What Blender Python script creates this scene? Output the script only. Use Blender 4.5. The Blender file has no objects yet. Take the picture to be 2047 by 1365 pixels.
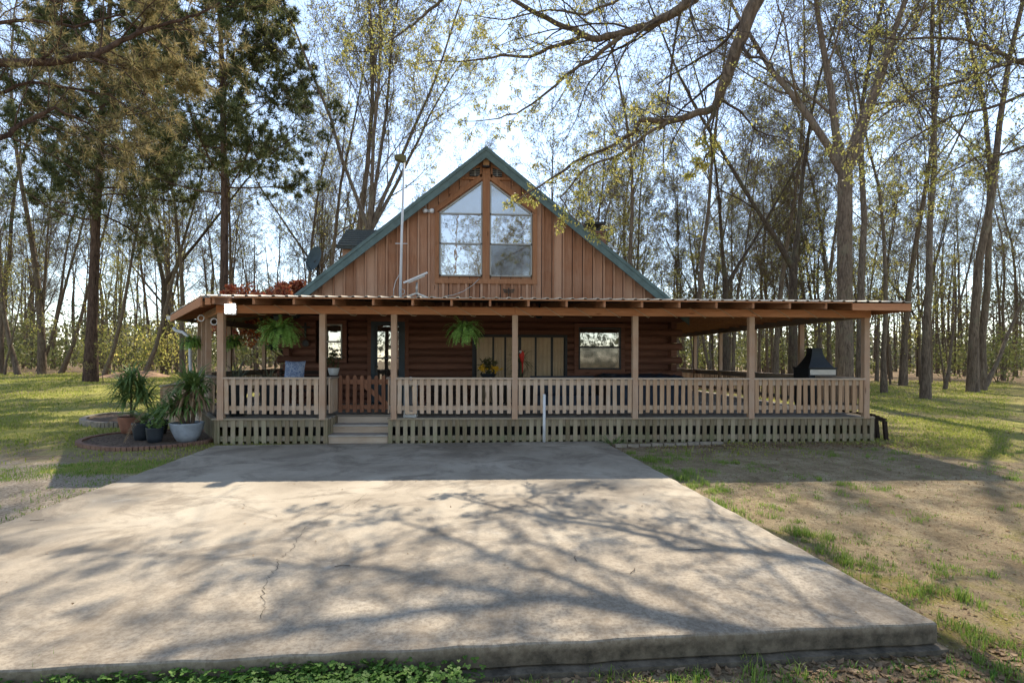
import bpy, math, random
from mathutils import Vector, Matrix
R = random.Random(7)
scene = bpy.context.scene
COL = scene.collection
sin, cos, pi = math.sin, math.cos, math.pi

# ------------------------------------------------------------------ survey of the site
F, CX, CY, EYE, YAW, ROLL = 1100.0, 1023.5, 716.0, 1.65, math.radians(3.0), 0.0034

def sight(px, py):
    a, b = (px - CX) / F, -(py - CY) / F
    c, s = cos(ROLL), sin(ROLL)
    a, b = a * c - b * s, a * s + b * c
    return (a * cos(YAW) + sin(YAW), cos(YAW) - a * sin(YAW), b)

def at_y(px, py, y):
    r = sight(px, py); t = y / r[1]
    return Vector((r[0] * t, y, EYE + r[2] * t))

def at_z(px, py, z):
    r = sight(px, py); t = (z - EYE) / r[2]
    return Vector((r[0] * t, r[1] * t, z))

def smooth(a, b, x):
    t = min(1, max(0, (x - a) / (b - a)))
    return t * t * (3 - 2 * t)

def gz(x, y):
    z = -0.03 - 0.15 * (1 - smooth(3.2, 9.0, y))
    z += 0.5 * smooth(13, 31, y) * smooth(-5, -15, x)
    z += 0.025 * sin(x * 0.7 + 1.3) * sin(y * 0.6) * smooth(2.0, 8.0, abs(x) - 1) 
    return z

# ------------------------------------------------------------------ mesh collector
def vrot(v, ang):
    c, s = cos(ang), sin(ang)
    return Vector((v[0] * c - v[1] * s, v[0] * s + v[1] * c, v[2]))

class MB:
    def __init__(self):
        self.v = []; self.f = []; self.m = []; self.cur = 0; self.smooth = []
        self.sm = False
    def face(self, idx):
        self.f.append(idx); self.m.append(self.cur); self.smooth.append(self.sm)
    def poly(self, pts):
        n = len(self.v)
        self.v.extend([tuple(p) for p in pts]); self.face(tuple(range(n, n + len(pts))))
    def hexa(self, p):                      # 8 points: bottom 4 ccw, top 4 ccw
        n = len(self.v); self.v.extend([tuple(q) for q in p])
        for q in ((3, 2, 1, 0), (4, 5, 6, 7), (0, 1, 5, 4), (1, 2, 6, 5), (2, 3, 7, 6), (3, 0, 4, 7)):
            self.face(tuple(n + i for i in q))
    def box(self, x0, x1, y0, y1, z0, z1):
        self.hexa([(x0, y0, z0), (x1, y0, z0), (x1, y1, z0), (x0, y1, z0),
                   (x0, y0, z1), (x1, y0, z1), (x1, y1, z1), (x0, y1, z1)])
    def obox(self, c, sx, sy, sz, ang=0, tilt=None):
        pts = []
        for z in (-sz / 2, sz / 2):
            for x, y in ((-sx / 2, -sy / 2), (sx / 2, -sy / 2), (sx / 2, sy / 2), (-sx / 2, sy / 2)):
                p = Vector((x, y, z))
                if tilt is not None: p = tilt @ p
                pts.append(Vector(c) + vrot(p, ang))
        self.hexa(pts)
    def bar(self, p, q, w, h, up=(0, 0, 1)):   # beam from p to q, w sideways, h along up
        p, q = Vector(p), Vector(q); d = (q - p).normalized(); u = Vector(up)
        s = d.cross(u)
        if s.length < 1e-5: s = d.cross(Vector((0, 1, 0)))
        s.normalize(); u = s.cross(d).normalized()
        a = s * w / 2; b = u * h / 2
        self.hexa([p - a - b, q - a - b, q + a - b, p + a - b, p - a + b, q - a + b, q + a + b, p + a + b])
    def prism(self, pts, d):                  # planar polygon extruded by vector d
        n = len(pts); k = len(self.v); d = Vector(d)
        self.v.extend([tuple(p) for p in pts]); self.v.extend([tuple(Vector(p) + d) for p in pts])
        self.face(tuple(range(k, k + n))); self.face(tuple(range(k + 2 * n - 1, k + n - 1, -1)))
        for i in range(n):
            j = (i + 1) % n
            self.face((k + j, k + i, k + n + i, k + n + j))
    def tube(self, pts, rad, n=6, cap=True):
        k = len(self.v); m = len(pts)
        ref = None; s0 = self.sm; self.sm = True
        for i in range(m):
            p = pts[i]
            a = pts[i + 1] if i < m - 1 else p
            b = pts[i - 1] if i > 0 else p
            dx, dy, dz = a[0] - b[0], a[1] - b[1], a[2] - b[2]
            l = math.sqrt(dx * dx + dy * dy + dz * dz) or 1.0
            dx /= l; dy /= l; dz /= l
            if ref is None:
                ref = (1.0, 0.0, 0.0) if abs(dx) < 0.8 else (0.0, 1.0, 0.0)
            t = ref[0] * dx + ref[1] * dy + ref[2] * dz
            ux, uy, uz = ref[0] - t * dx, ref[1] - t * dy, ref[2] - t * dz
            l = math.sqrt(ux * ux + uy * uy + uz * uz) or 1.0
            ux /= l; uy /= l; uz /= l; ref = (ux, uy, uz)
            wx, wy, wz = dy * uz - dz * uy, dz * ux - dx * uz, dx * uy - dy * ux
            r = rad[i] if not isinstance(rad, (int, float)) else rad
            for j in range(n):
                c, s = cos(2 * pi * j / n) * r, sin(2 * pi * j / n) * r
                self.v.append((p[0] + ux * c + wx * s, p[1] + uy * c + wy * s, p[2] + uz * c + wz * s))
        for i in range(m - 1):
            for j in range(n):
                j2 = (j + 1) % n
                self.face((k + i * n + j, k + i * n + j2, k + i * n + n + j2, k + i * n + n + j))
        if cap and n > 3:
            self.face(tuple(k + j for j in reversed(range(n))))
            self.face(tuple(k + (m - 1) * n + j for j in range(n)))
        self.sm = s0
    def lathe(self, c, prof, n=20, ang=0, sx=1, sy=1):
        k = len(self.v); s0 = self.sm; self.sm = True
        for r, z in prof:
            for j in range(n):
                a = 2 * pi * j / n + ang
                self.v.append((c[0] + r * cos(a) * sx, c[1] + r * sin(a) * sy, c[2] + z))
        for i in range(len(prof) - 1):
            for j in range(n):
                j2 = (j + 1) % n
                self.face((k + i * n + j, k + i * n + j2, k + i * n + n + j2, k + i * n + n + j))
        self.sm = s0
    def torus(self, c, r, t, axis='y', n=20, m=8):
        pts = []
        for i in range(n + 1):
            a = 2 * pi * i / n
            q = (r * cos(a), r * sin(a))
            pts.append((c[0] + q[0], c[1], c[2] + q[1]) if axis == 'y' else
                       (c[0], c[1] + q[0], c[2] + q[1]) if axis == 'x' else (c[0] + q[0], c[1] + q[1], c[2]))
        self.tube(pts, t, m, cap=False)
    def build(self, name, mats, parent=None, label=None):
        off = parent_world(parent)
        me = bpy.data.meshes.new(name)
        if off.length > 0: vs = [(x - off.x, y - off.y, z - off.z) for x, y, z in self.v]
        else: vs = self.v
        me.from_pydata(vs, [], self.f)
        if not isinstance(mats, (list, tuple)): mats = [mats]
        for m in mats: me.materials.append(m)
        if len(mats) > 1: me.polygons.foreach_set('material_index', self.m)
        me.polygons.foreach_set('use_smooth', self.smooth)
        me.update()
        o = bpy.data.objects.new(name, me); COL.objects.link(o)
        if parent is not None: o.parent = parent
        if label: o['label'] = label
        return o

ROOT_AT = {}
def parent_world(p):
    v = Vector((0, 0, 0))
    while p is not None:
        v += p.location; p = p.parent
    return v

def tag(o, label=None, cat=None, group=None, kind=None):
    if label: o['label'] = label
    if cat: o['category'] = cat
    if group: o['group'] = group
    if kind: o['kind'] = kind
    return o

def thing(name, label, cat, loc=(0, 0, 0), group=None):
    o = bpy.data.objects.new(name, None); COL.objects.link(o)
    o.location = loc; o.empty_display_size = 0.2
    return tag(o, label, cat, group)

def copy_tree(o, parent=None):
    c = o.copy(); COL.objects.link(c); c.parent = parent
    for ch in list(o.children): copy_tree(ch, c)
    return c

# ------------------------------------------------------------------ materials
class NT:
    def __init__(self, name, rough=0.8, spec=0.3):
        self.m = bpy.data.materials.new(name); self.m.use_nodes = True
        self.t = self.m.node_tree; self.n = self.t.nodes
        self.b = self.n['Principled BSDF']
        self.b.inputs['Roughness'].default_value = rough
        self.b.inputs['Specular IOR Level'].default_value = spec
        self.out = self.n['Material Output']
        self.co = None
    def link(self, a, b): self.t.links.new(a, b)
    def coord(self, sc=(1, 1, 1), kind='Object'):
        tc = self.n.new('ShaderNodeTexCoord'); mp = self.n.new('ShaderNodeMapping')
        mp.inputs['Scale'].default_value = sc
        self.link(tc.outputs[kind], mp.inputs['Vector']); return mp.outputs['Vector']
    def world(self, sc=(1, 1, 1)):
        tc = self.n.new('ShaderNodeNewGeometry'); mp = self.n.new('ShaderNodeMapping')
        mp.inputs['Scale'].default_value = sc
        self.link(tc.outputs['Position'], mp.inputs['Vector']); return mp.outputs['Vector']
    def noise(self, vec, scale, detail=4, rough=0.6, dist=0.0):
        n = self.n.new('ShaderNodeTexNoise'); n.inputs['Scale'].default_value = scale
        n.inputs['Detail'].default_value = detail; n.inputs['Roughness'].default_value = rough
        n.inputs['Distortion'].default_value = dist
        self.link(vec, n.inputs['Vector']); return n.outputs['Fac']
    def voro(self, vec, scale, feature='F1', out='Distance'):
        n = self.n.new('ShaderNodeTexVoronoi'); n.inputs['Scale'].default_value = scale; n.feature = feature
        self.link(vec, n.inputs['Vector']); return n.outputs[out]
    def ramp(self, fac, stops):
        n = self.n.new('ShaderNodeValToRGB'); e = n.color_ramp.elements
        while len(e) < len(stops): e.new(0.5)
        for i, (p, c) in enumerate(stops):
            e[i].position = p; e[i].color = (*c, 1) if len(c) == 3 else c
        self.link(fac, n.inputs['Fac']); return n.outputs['Color']
    def mask(self, fac, lo, hi):
        n = self.n.new('ShaderNodeMapRange'); n.inputs['From Min'].default_value = lo; n.inputs['From Max'].default_value = hi
        self.link(fac, n.inputs['Value']); return n.outputs['Result']
    def mix(self, fac, a, b, mode='MIX'):
        n = self.n.new('ShaderNodeMix'); n.data_type = 'RGBA'; n.blend_type = mode
        for s, v in ((0, fac), (6, a), (7, b)):
            if isinstance(v, (int, float)): n.inputs[s].default_value = v
            elif isinstance(v, tuple): n.inputs[s].default_value = (*v, 1)
            else: self.link(v, n.inputs[s])
        return n.outputs[2]
    def math(self, op, a, b=0.0):
        n = self.n.new('ShaderNodeMath'); n.operation = op
        for i, v in enumerate((a, b)):
            if isinstance(v, (int, float)): n.inputs[i].default_value = v
            else: self.link(v, n.inputs[i])
        return n.outputs[0]
    def island(self):
        return self.n.new('ShaderNodeNewGeometry').outputs['Random Per Island']
    def attr(self, name):
        n = self.n.new('ShaderNodeAttribute'); n.attribute_name = name; return n.outputs['Fac']
    def hsv(self, col, v, s=1.0, h=0.5):
        n = self.n.new('ShaderNodeHueSaturation')
        for k, x in (('Value', v), ('Saturation', s), ('Hue', h)):
            if isinstance(x, (int, float)): n.inputs[k].default_value = x
            else: self.link(x, n.inputs[k])
        self.link(col, n.inputs['Color']); return n.outputs['Color']
    def color(self, c): self.link(c, self.b.inputs['Base Color'])
    def bump(self, h, strength=0.4, dist=0.01):
        n = self.n.new('ShaderNodeBump'); n.inputs['Strength'].default_value = strength; n.inputs['Distance'].default_value = dist
        self.link(h, n.inputs['Height']); self.link(n.outputs['Normal'], self.b.inputs['Normal'])

def flat(name, c, rough=0.6, spec=0.4, metal=0.0, var=0.25, scale=6.0):
    t = NT(name, rough, spec); t.b.inputs['Metallic'].default_value = metal
    w = t.coord()
    n = t.noise(w, scale, 5, 0.65)
    a = tuple(x * (1 - var) for x in c); b = tuple(min(1, x * (1 + var)) for x in c)
    t.color(t.ramp(n, [(0.3, a), (0.7, b)])); return t.m

def wood(name, dark, light, axis='z', grey=None, green=None, rough=0.85, var=0.35, knots=True, grain=1.0, bleach=None):
    t = NT(name, rough, 0.2)
    s = {'z': (14, 14, 0.9), 'x': (0.9, 14, 14), 'y': (14, 0.9, 14)}[axis]
    isl = t.island()
    v = t.coord(s)
    off = t.n.new('ShaderNodeVectorMath'); off.operation = 'ADD'
    comb = t.n.new('ShaderNodeCombineXYZ'); 
    k = t.math('MULTIPLY', isl, 37.0)
    for i in range(3): t.link(k, comb.inputs[i])
    t.link(v, off.inputs[0]); t.link(comb.outputs[0], off.inputs[1]); v = off.outputs[0]
    n1 = t.noise(v, 1.6, 6, 0.7, 0.6)
    c = t.ramp(n1, [(0.25, dark), (0.55, tuple((a + b) / 2 for a, b in zip(dark, light))), (0.75, light)])
    n2 = t.noise(t.coord((1, 1, 1)), 2.3, 5, 0.6)
    if grey is not None:
        f = t.math('MULTIPLY', t.mask(t.math('ADD', t.math('MULTIPLY', n2, 0.8), t.math('MULTIPLY', isl, 0.5)), 0.42, 0.95), 0.85)
        if bleach:
            sw = t.n.new('ShaderNodeSeparateXYZ'); t.link(t.world(), sw.inputs[0])
            f = t.math('MULTIPLY', f, t.math('ADD', 0.25, t.math('MULTIPLY', t.mask(sw.outputs['X'], *bleach), 0.75)))
        c = t.mix(f, c, grey)
    if green is not None:
        n3 = t.noise(t.coord((1, 1, 1)), 4.0, 6, 0.7)
        z = t.n.new('ShaderNodeSeparateXYZ'); t.link(t.world(), z.inputs[0])
        lo = t.mask(z.outputs['Z'], 0.6, 0.0)
        c = t.mix(t.math('MULTIPLY', t.mask(n3, 0.40, 0.66), t.math('MULTIPLY', lo, 0.8)), c, green)
    if knots:
        kn = t.voro(t.coord({'z': (5, 5, 1.2), 'x': (1.2, 5, 5), 'y': (5, 1.2, 5)}[axis]), 1.0)
        c = t.mix(t.math('MULTIPLY', t.mask(kn, 0.11, 0.04), 0.7), c, tuple(x * 0.4 for x in dark))
    val = t.math('ADD', t.math('MULTIPLY', isl, 2 * var), 1 - var)
    c = t.hsv(c, val)
    t.color(c)
    t.bump(n1, 0.5 * grain, 0.006)
    return t.m

M = {}
M['siding'] = wood('siding_boards', (0.25, 0.11, 0.058), (0.50, 0.25, 0.14), 'z', grey=(0.44, 0.27, 0.18), var=0.15)
M['trim'] = wood('window_trim_wood', (0.23, 0.10, 0.048), (0.42, 0.205, 0.105), 'z', var=0.12)
M['log'] = wood('stained_log', (0.10, 0.044, 0.029), (0.235, 0.112, 0.075), 'x', var=0.25, knots=True)
M['beam'] = wood('porch_beam_wood', (0.33, 0.135, 0.062), (0.58, 0.29, 0.15), 'x', var=0.12)
M['rafter'] = wood('rafter_wood', (0.26, 0.115, 0.058), (0.48, 0.25, 0.135), 'y', var=0.2)
M['post'] = wood('post_wood', (0.28, 0.145, 0.08), (0.52, 0.31, 0.19), 'z', grey=(0.46, 0.36, 0.27), var=0.15)
M['rail'] = wood('weathered_baluster', (0.27, 0.155, 0.085), (0.56, 0.355, 0.205), 'z', grey=(0.57, 0.475, 0.375), green=(0.25, 0.24, 0.14), var=0.28, bleach=(3.3, 2.6))
M['railx'] = wood('weathered_rail', (0.28, 0.185, 0.12), (0.56, 0.41, 0.28), 'x', grey=(0.50, 0.42, 0.33), var=0.15)
M['skirt'] = wood('weathered_skirting', (0.15, 0.11, 0.065), (0.36, 0.27, 0.165), 'z', grey=(0.31, 0.255, 0.18), green=(0.18, 0.19, 0.095), var=0.22)
M['skirtx'] = wood('weathered_skirting_board', (0.165, 0.125, 0.08), (0.36, 0.28, 0.19), 'x', grey=(0.32, 0.275, 0.21), green=(0.17, 0.18, 0.09), var=0.15)
M['deck'] = wood('deck_boards', (0.21, 0.17, 0.13), (0.41, 0.345, 0.275), 'x', grey=(0.38, 0.355, 0.32), var=0.2)
M['decky'] = wood('side_boards', (0.2, 0.145, 0.105), (0.40, 0.30, 0.22), 'y', grey=(0.25, 0.23, 0.2), var=0.2)
M['gate'] = wood('gate_wood', (0.17, 0.075, 0.042), (0.34, 0.165, 0.095), 'z', var=0.18)
M['darkwood'] = wood('dark_furniture_wood', (0.02, 0.013, 0.01), (0.05, 0.033, 0.025), 'x', var=0.2)
M['green_trim'] = flat('green_painted_trim', (0.095, 0.14, 0.135), 0.6, 0.3, var=0.22, scale=5)
M['grey_metal'] = flat('galvanised_metal', (0.42, 0.41, 0.39), 0.4, 0.5, 0.6, 0.15)
M['white_plastic'] = flat('white_plastic', (0.72, 0.73, 0.74), 0.45, 0.4, var=0.06)
M['white_paint'] = flat('white_painted_wood', (0.62, 0.63, 0.64), 0.6, 0.3, var=0.1)
M['dark'] = flat('dark_metal', (0.015, 0.016, 0.018), 0.5, 0.4, var=0.2)
M['black_hood'] = flat('black_enamel', (0.013, 0.017, 0.02), 0.55, 0.35, var=0.3, scale=4)
M['dish'] = flat('weathered_dish_metal', (0.055, 0.075, 0.08), 0.7, 0.15, var=0.2)
M['frame'] = flat('bronze_window_frame', (0.10, 0.10, 0.09), 0.45, 0.4, var=0.1)
M['alu'] = flat('aluminium_window_frame', (0.30, 0.29, 0.26), 0.45, 0.4, 0.3, 0.08)
M['door'] = flat('slate_blue_door_paint', (0.035, 0.05, 0.062), 0.5, 0.35, var=0.15)
M['curtain'] = flat('tan_blind_fabric', (0.46, 0.34, 0.22), 0.9, 0.1, var=0.15, scale=2.5)
M['tarp'] = flat('navy_tarp', (0.022, 0.032, 0.05), 0.5, 0.35, var=0.4, scale=5)
M['soil'] = flat('dark_soil', (0.035, 0.027, 0.02), 0.95, 0.1, var=0.5, scale=30)
M['mulch'] = flat('bed_mulch', (0.12, 0.085, 0.06), 0.95, 0.1, var=0.7, scale=25)
M['edging'] = flat('terracotta_edging', (0.22, 0.125, 0.085), 0.85, 0.2, var=0.25, scale=6)
M['stone'] = flat('stone_edging', (0.26, 0.22, 0.17), 0.9, 0.2, var=0.3, scale=8)
M['glaze'] = flat('pale_blue_grey_glaze', (0.30, 0.33, 0.37), 0.5, 0.4, var=0.25, scale=5)
M['pot_dark'] = flat('dark_plastic_pot', (0.02, 0.026, 0.033), 0.5, 0.4, var=0.2)
M['pot_terra'] = flat('terracotta_pot', (0.26, 0.12, 0.075), 0.8, 0.2, var=0.2)
M['rope'] = flat('cream_rope_light', (0.42, 0.33, 0.22), 0.5, 0.4, var=0.1)
M['wire'] = flat('cable_sheath', (0.45, 0.43, 0.40), 0.6, 0.3, var=0.1)
M['yellow'] = flat('yellow_petals', (0.62, 0.36, 0.03), 0.7, 0.2, var=0.3, scale=40)
M['red'] = flat('red_feathers', (0.42, 0.03, 0.02), 0.6, 0.2, var=0.2)
M['tan_box'] = flat('tan_wood_box', (0.42, 0.24, 0.12), 0.8, 0.2, var=0.15)
M['olive'] = flat('olive_metal', (0.12, 0.105, 0.04), 0.6, 0.3, var=0.15)
M['brass'] = flat('dull_bronze', (0.06, 0.04, 0.025), 0.5, 0.5, 0.4, 0.2)
M['screen'] = flat('grey_insect_screen', (0.05, 0.055, 0.06), 0.8, 0.1, var=0.1)

t = NT('roof_sheet', 0.42, 0.5); t.b.inputs['Metallic'].default_value = 0.35
w = t.coord(); n = t.noise(w, 2.0, 6, 0.65); n2 = t.noise(w, 14, 4, 0.6)
c = t.ramp(n, [(0.3, (0.30, 0.25, 0.19)), (0.7, (0.46, 0.42, 0.36))])
c = t.mix(t.mask(n2, 0.58, 0.7), c, (0.22, 0.12, 0.06)); t.color(c); M['tin'] = t.m
M['tin_under_shade'] = flat('roof_sheet_shaded_underside', (0.085, 0.07, 0.06), 0.6, 0.3, var=0.3)  # shade under the roof painted in as a darker copy of the tin

t = NT('roof_shingles', 0.9, 0.15); v = t.coord()
br = t.n.new('ShaderNodeTexBrick'); br.inputs['Scale'].default_value = 3.0
br.inputs['Color1'].default_value = (0.13, 0.15, 0.14, 1); br.inputs['Color2'].default_value = (0.26, 0.28, 0.26, 1)
br.inputs['Mortar'].default_value = (0.012, 0.013, 0.012, 1); br.inputs['Mortar Size'].default_value = 0.03
mp = t.coord((1, 0, 1)); t.link(mp, br.inputs['Vector'])
n = t.noise(v, 30, 4); t.color(t.mix(0.35, br.outputs['Color'], t.ramp(n, [(0.3, (0.10, 0.12, 0.11)), (0.7, (0.28, 0.29, 0.26))])))
M['shingle'] = t.m

t = NT('chimney_brick', 0.9, 0.2); sx = t.n.new('ShaderNodeSeparateXYZ'); t.link(t.coord(), sx.inputs[0])
cb = t.n.new('ShaderNodeCombineXYZ'); t.link(t.math('ADD', sx.outputs[0], sx.outputs[1]), cb.inputs[0]); t.link(sx.outputs[2], cb.inputs[1])
br = t.n.new('ShaderNodeTexBrick'); br.inputs['Scale'].default_value = 4.5
br.inputs['Color1'].default_value = (0.16, 0.06, 0.035, 1); br.inputs['Color2'].default_value = (0.25, 0.11, 0.07, 1)
br.inputs['Mortar'].default_value = (0.22, 0.2, 0.17, 1); br.inputs['Mortar Size'].default_value = 0.02
t.link(cb.outputs[0], br.inputs['Vector']); t.color(br.outputs['Color']); M['brick'] = t.m

def glass(name, base, refl, rough=0.015, wav=0.0):
    t = NT(name, 0.3, 0.5)
    g = t.n.new('ShaderNodeBsdfGlossy'); g.inputs['Roughness'].default_value = rough
    d = t.n.new('ShaderNodeBsdfDiffuse'); d.inputs['Color'].default_value = (*base, 1)
    mx = t.n.new('ShaderNodeMixShader'); mx.inputs[0].default_value = refl
    if wav:
        bp = t.n.new('ShaderNodeBump'); bp.inputs['Strength'].default_value = wav; bp.inputs['Distance'].default_value = 0.02
        t.link(t.noise(t.coord(), 1.8, 3), bp.inputs['Height']); t.link(bp.outputs[0], g.inputs['Normal'])
    t.link(d.outputs[0], mx.inputs[1]); t.link(g.outputs[0], mx.inputs[2]); t.link(mx.outputs[0], t.out.inputs['Surface'])
    return t.m
M['glass'] = glass('coated_window_glass', (0.02, 0.025, 0.03), 0.62, wav=0.05)
M['glass_hazy'] = glass('hazy_window_glass', (0.12, 0.14, 0.15), 0.5, 0.16)
M['glass_dim'] = glass('screened_window_glass', (0.03, 0.035, 0.045), 0.26, 0.05)
M['glass_low'] = glass('porch_window_glass', (0.03, 0.03, 0.03), 0.42, 0.02, wav=0.05)
M['clear'] = glass('lantern_glass', (0.2, 0.22, 0.25), 0.35, 0.05)

t = NT('lit_led_face', 0.4); t.b.inputs['Base Color'].default_value = (0.9, 0.95, 1, 1)
t.b.inputs['Emission Color'].default_value = (0.9, 0.96, 1.0, 1); t.b.inputs['Emission Strength'].default_value = 14.0; M['led'] = t.m

def bark(name, dark, light, moss=None, sc=1.0):
    t = NT(name, 0.95, 0.1)
    n1 = t.noise(t.coord((7 * sc, 7 * sc, 1.3 * sc)), 2.2, 6, 0.7, 0.8)
    c = t.ramp(n1, [(0.32, dark), (0.62, light)])
    n2 = t.noise(t.coord(), 1.3, 5, 0.65)
    c = t.hsv(c, t.math('ADD', t.math('MULTIPLY', n2, 0.8), 0.6))
    if moss:
        c = t.mix(t.math('MULTIPLY', t.mask(n2, 0.52, 0.68), 0.5), c, moss)
    t.color(c); t.bump(n1, 0.9, 0.05); return t.m
M['bark'] = bark('grey_brown_bark', (0.055, 0.04, 0.029), (0.21, 0.16, 0.118), (0.13, 0.14, 0.09))
M['bark_pale'] = bark('pale_grey_bark', (0.06, 0.044, 0.033), (0.22, 0.165, 0.122), (0.16, 0.16, 0.10))
M['bark_pine'] = bark('pine_bark', (0.028, 0.018, 0.014), (0.13, 0.083, 0.06))
M['bark_dark'] = bark('dark_bark', (0.03, 0.022, 0.017), (0.11, 0.083, 0.062), (0.09, 0.10, 0.05))
M['twig'] = flat('twig_bark', (0.11, 0.085, 0.066), 0.95, 0.1, var=0.35, scale=0.8)
M['twig_pine'] = flat('pine_twig_bark', (0.055, 0.032, 0.022), 0.95, 0.1, var=0.3, scale=0.8)

def leaf(name, cols, trans=0.5, rough=0.6):
    t = NT(name, rough, 0.25)
    isl = t.island()
    k = len(cols) - 1
    c = t.ramp(isl, [(i / k, x) for i, x in enumerate(cols)])
    n = t.noise(t.coord(), 0.7, 4, 0.6)
    c = t.hsv(c, t.math('ADD', t.math('MULTIPLY', n, 0.9), 0.55))
    t.color(c)
    tr = t.n.new('ShaderNodeBsdfTranslucent'); t.link(c, tr.inputs['Color'])
    mx = t.n.new('ShaderNodeMixShader'); mx.inputs[0].default_value = trans
    t.link(t.b.outputs[0], mx.inputs[1]); t.link(tr.outputs[0], mx.inputs[2]); t.link(mx.outputs[0], t.out.inputs['Surface'])
    return t.m
M['bud'] = leaf('spring_leaf', [(0.16, 0.17, 0.04), (0.24, 0.24, 0.06), (0.30, 0.26, 0.08), (0.13, 0.16, 0.05)])
M['bud_bright'] = leaf('bright_spring_leaf', [(0.32, 0.33, 0.07), (0.46, 0.44, 0.12), (0.50, 0.41, 0.13), (0.27, 0.31, 0.08)])
M['needle'] = leaf('pine_needles', [(0.07, 0.095, 0.04), (0.115, 0.14, 0.06), (0.18, 0.18, 0.08), (0.085, 0.115, 0.05)], 0.45)
M['needle_brown'] = leaf('browning_pine_needles', [(0.22, 0.175, 0.07), (0.36, 0.27, 0.12), (0.13, 0.145, 0.05), (0.42, 0.33, 0.17)], 0.45)
M['redleaf'] = leaf('red_maple_leaf', [(0.30, 0.06, 0.035), (0.44, 0.12, 0.055), (0.52, 0.23, 0.10), (0.22, 0.05, 0.035)], 0.5)
M['fern'] = leaf('fern_leaf', [(0.13, 0.25, 0.05), (0.22, 0.37, 0.08), (0.30, 0.45, 0.11), (0.16, 0.29, 0.06)], 0.45, 0.5)
M['strap'] = leaf('strap_leaf', [(0.085, 0.15, 0.045), (0.14, 0.22, 0.06), (0.20, 0.27, 0.08), (0.11, 0.18, 0.055)], 0.3, 0.45)
M['strap_pale'] = leaf('pale_strap_leaf', [(0.10, 0.13, 0.09), (0.16, 0.18, 0.12), (0.22, 0.21, 0.13), (0.08, 0.11, 0.07)], 0.3, 0.5)
M['deadleaf'] = leaf('dry_leaf', [(0.20, 0.13, 0.07), (0.30, 0.20, 0.11), (0.36, 0.26, 0.16), (0.15, 0.09, 0.05)], 0.3, 0.8)
M['shrub'] = leaf('undergrowth_leaf', [(0.12, 0.14, 0.04), (0.18, 0.20, 0.055), (0.24, 0.235, 0.085), (0.10, 0.11, 0.04)], 0.35)
M['shrub_dark'] = leaf('evergreen_leaf', [(0.05, 0.065, 0.028), (0.085, 0.10, 0.04), (0.13, 0.135, 0.055), (0.075, 0.07, 0.04)], 0.45)
M['grass'] = leaf('grass_blade', [(0.19, 0.24, 0.035), (0.28, 0.32, 0.055), (0.36, 0.36, 0.085), (0.40, 0.35, 0.15)], 0.5)
M['hazy'] = leaf('distant_wood_leaf', [(0.13, 0.13, 0.09), (0.18, 0.18, 0.11), (0.16, 0.14, 0.11), (0.20, 0.20, 0.13)], 0.4)
M['tuft'] = leaf('fresh_grass_blade', [(0.11, 0.20, 0.025), (0.17, 0.28, 0.04), (0.24, 0.33, 0.06), (0.30, 0.30, 0.10)], 0.45)
M['clover'] = leaf('clover_leaf', [(0.07, 0.16, 0.025), (0.11, 0.22, 0.035), (0.16, 0.27, 0.05), (0.06, 0.12, 0.025)], 0.4)

# concrete
t = NT('old_concrete', 0.9, 0.2); v = t.coord()
n1 = t.noise(v, 0.55, 6, 0.62, 0.4); n2 = t.noise(v, 3.0, 6, 0.7); n3 = t.noise(v, 60, 4, 0.7); n4 = t.noise(v, 1.3, 7, 0.72, 0.8)
c = t.ramp(n1, [(0.30, (0.215, 0.178, 0.132)), (0.5, (0.34, 0.29, 0.22)), (0.7, (0.44, 0.385, 0.30))])
c = t.mix(t.math('MULTIPLY', t.mask(n4, 0.47, 0.62), 0.75), c, (0.17, 0.14, 0.105))
c = t.mix(t.math('MULTIPLY', t.mask(n2, 0.60, 0.78), 0.5), c, (0.56, 0.52, 0.45))
sp = t.n.new('ShaderNodeSeparateXYZ'); t.link(t.world(), sp.inputs[0])
near = t.mask(t.math('SUBTRACT', t.math('MULTIPLY', sp.outputs[0], 0.25), sp.outputs[1]), -6.5, -3.0)
c = t.mix(t.math('MULTIPLY', t.math('MULTIPLY', near, t.mask(t.noise(v, 26, 5, 0.75), 0.45, 0.58)), 0.65), c, (0.15, 0.115, 0.08))
c = t.mix(t.math('MULTIPLY', t.mask(n3, 0.35, 0.7), 0.4), c, t.hsv(c, 0.6))
c = t.mix(t.math('MULTIPLY', t.mask(sp.outputs[2], -0.012, -0.06), 0.9), c, t.ramp(t.noise(v, 9, 6, 0.7), [(0.35, (0.035, 0.03, 0.022)), (0.65, (0.17, 0.14, 0.10))]))  # side faces darkened: their shade painted in together with dark stains
t.color(c); t.bump(t.math('ADD', n3, t.math('MULTIPLY', n2, 0.6)), 0.35, 0.006); M['concrete'] = t.m

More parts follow.
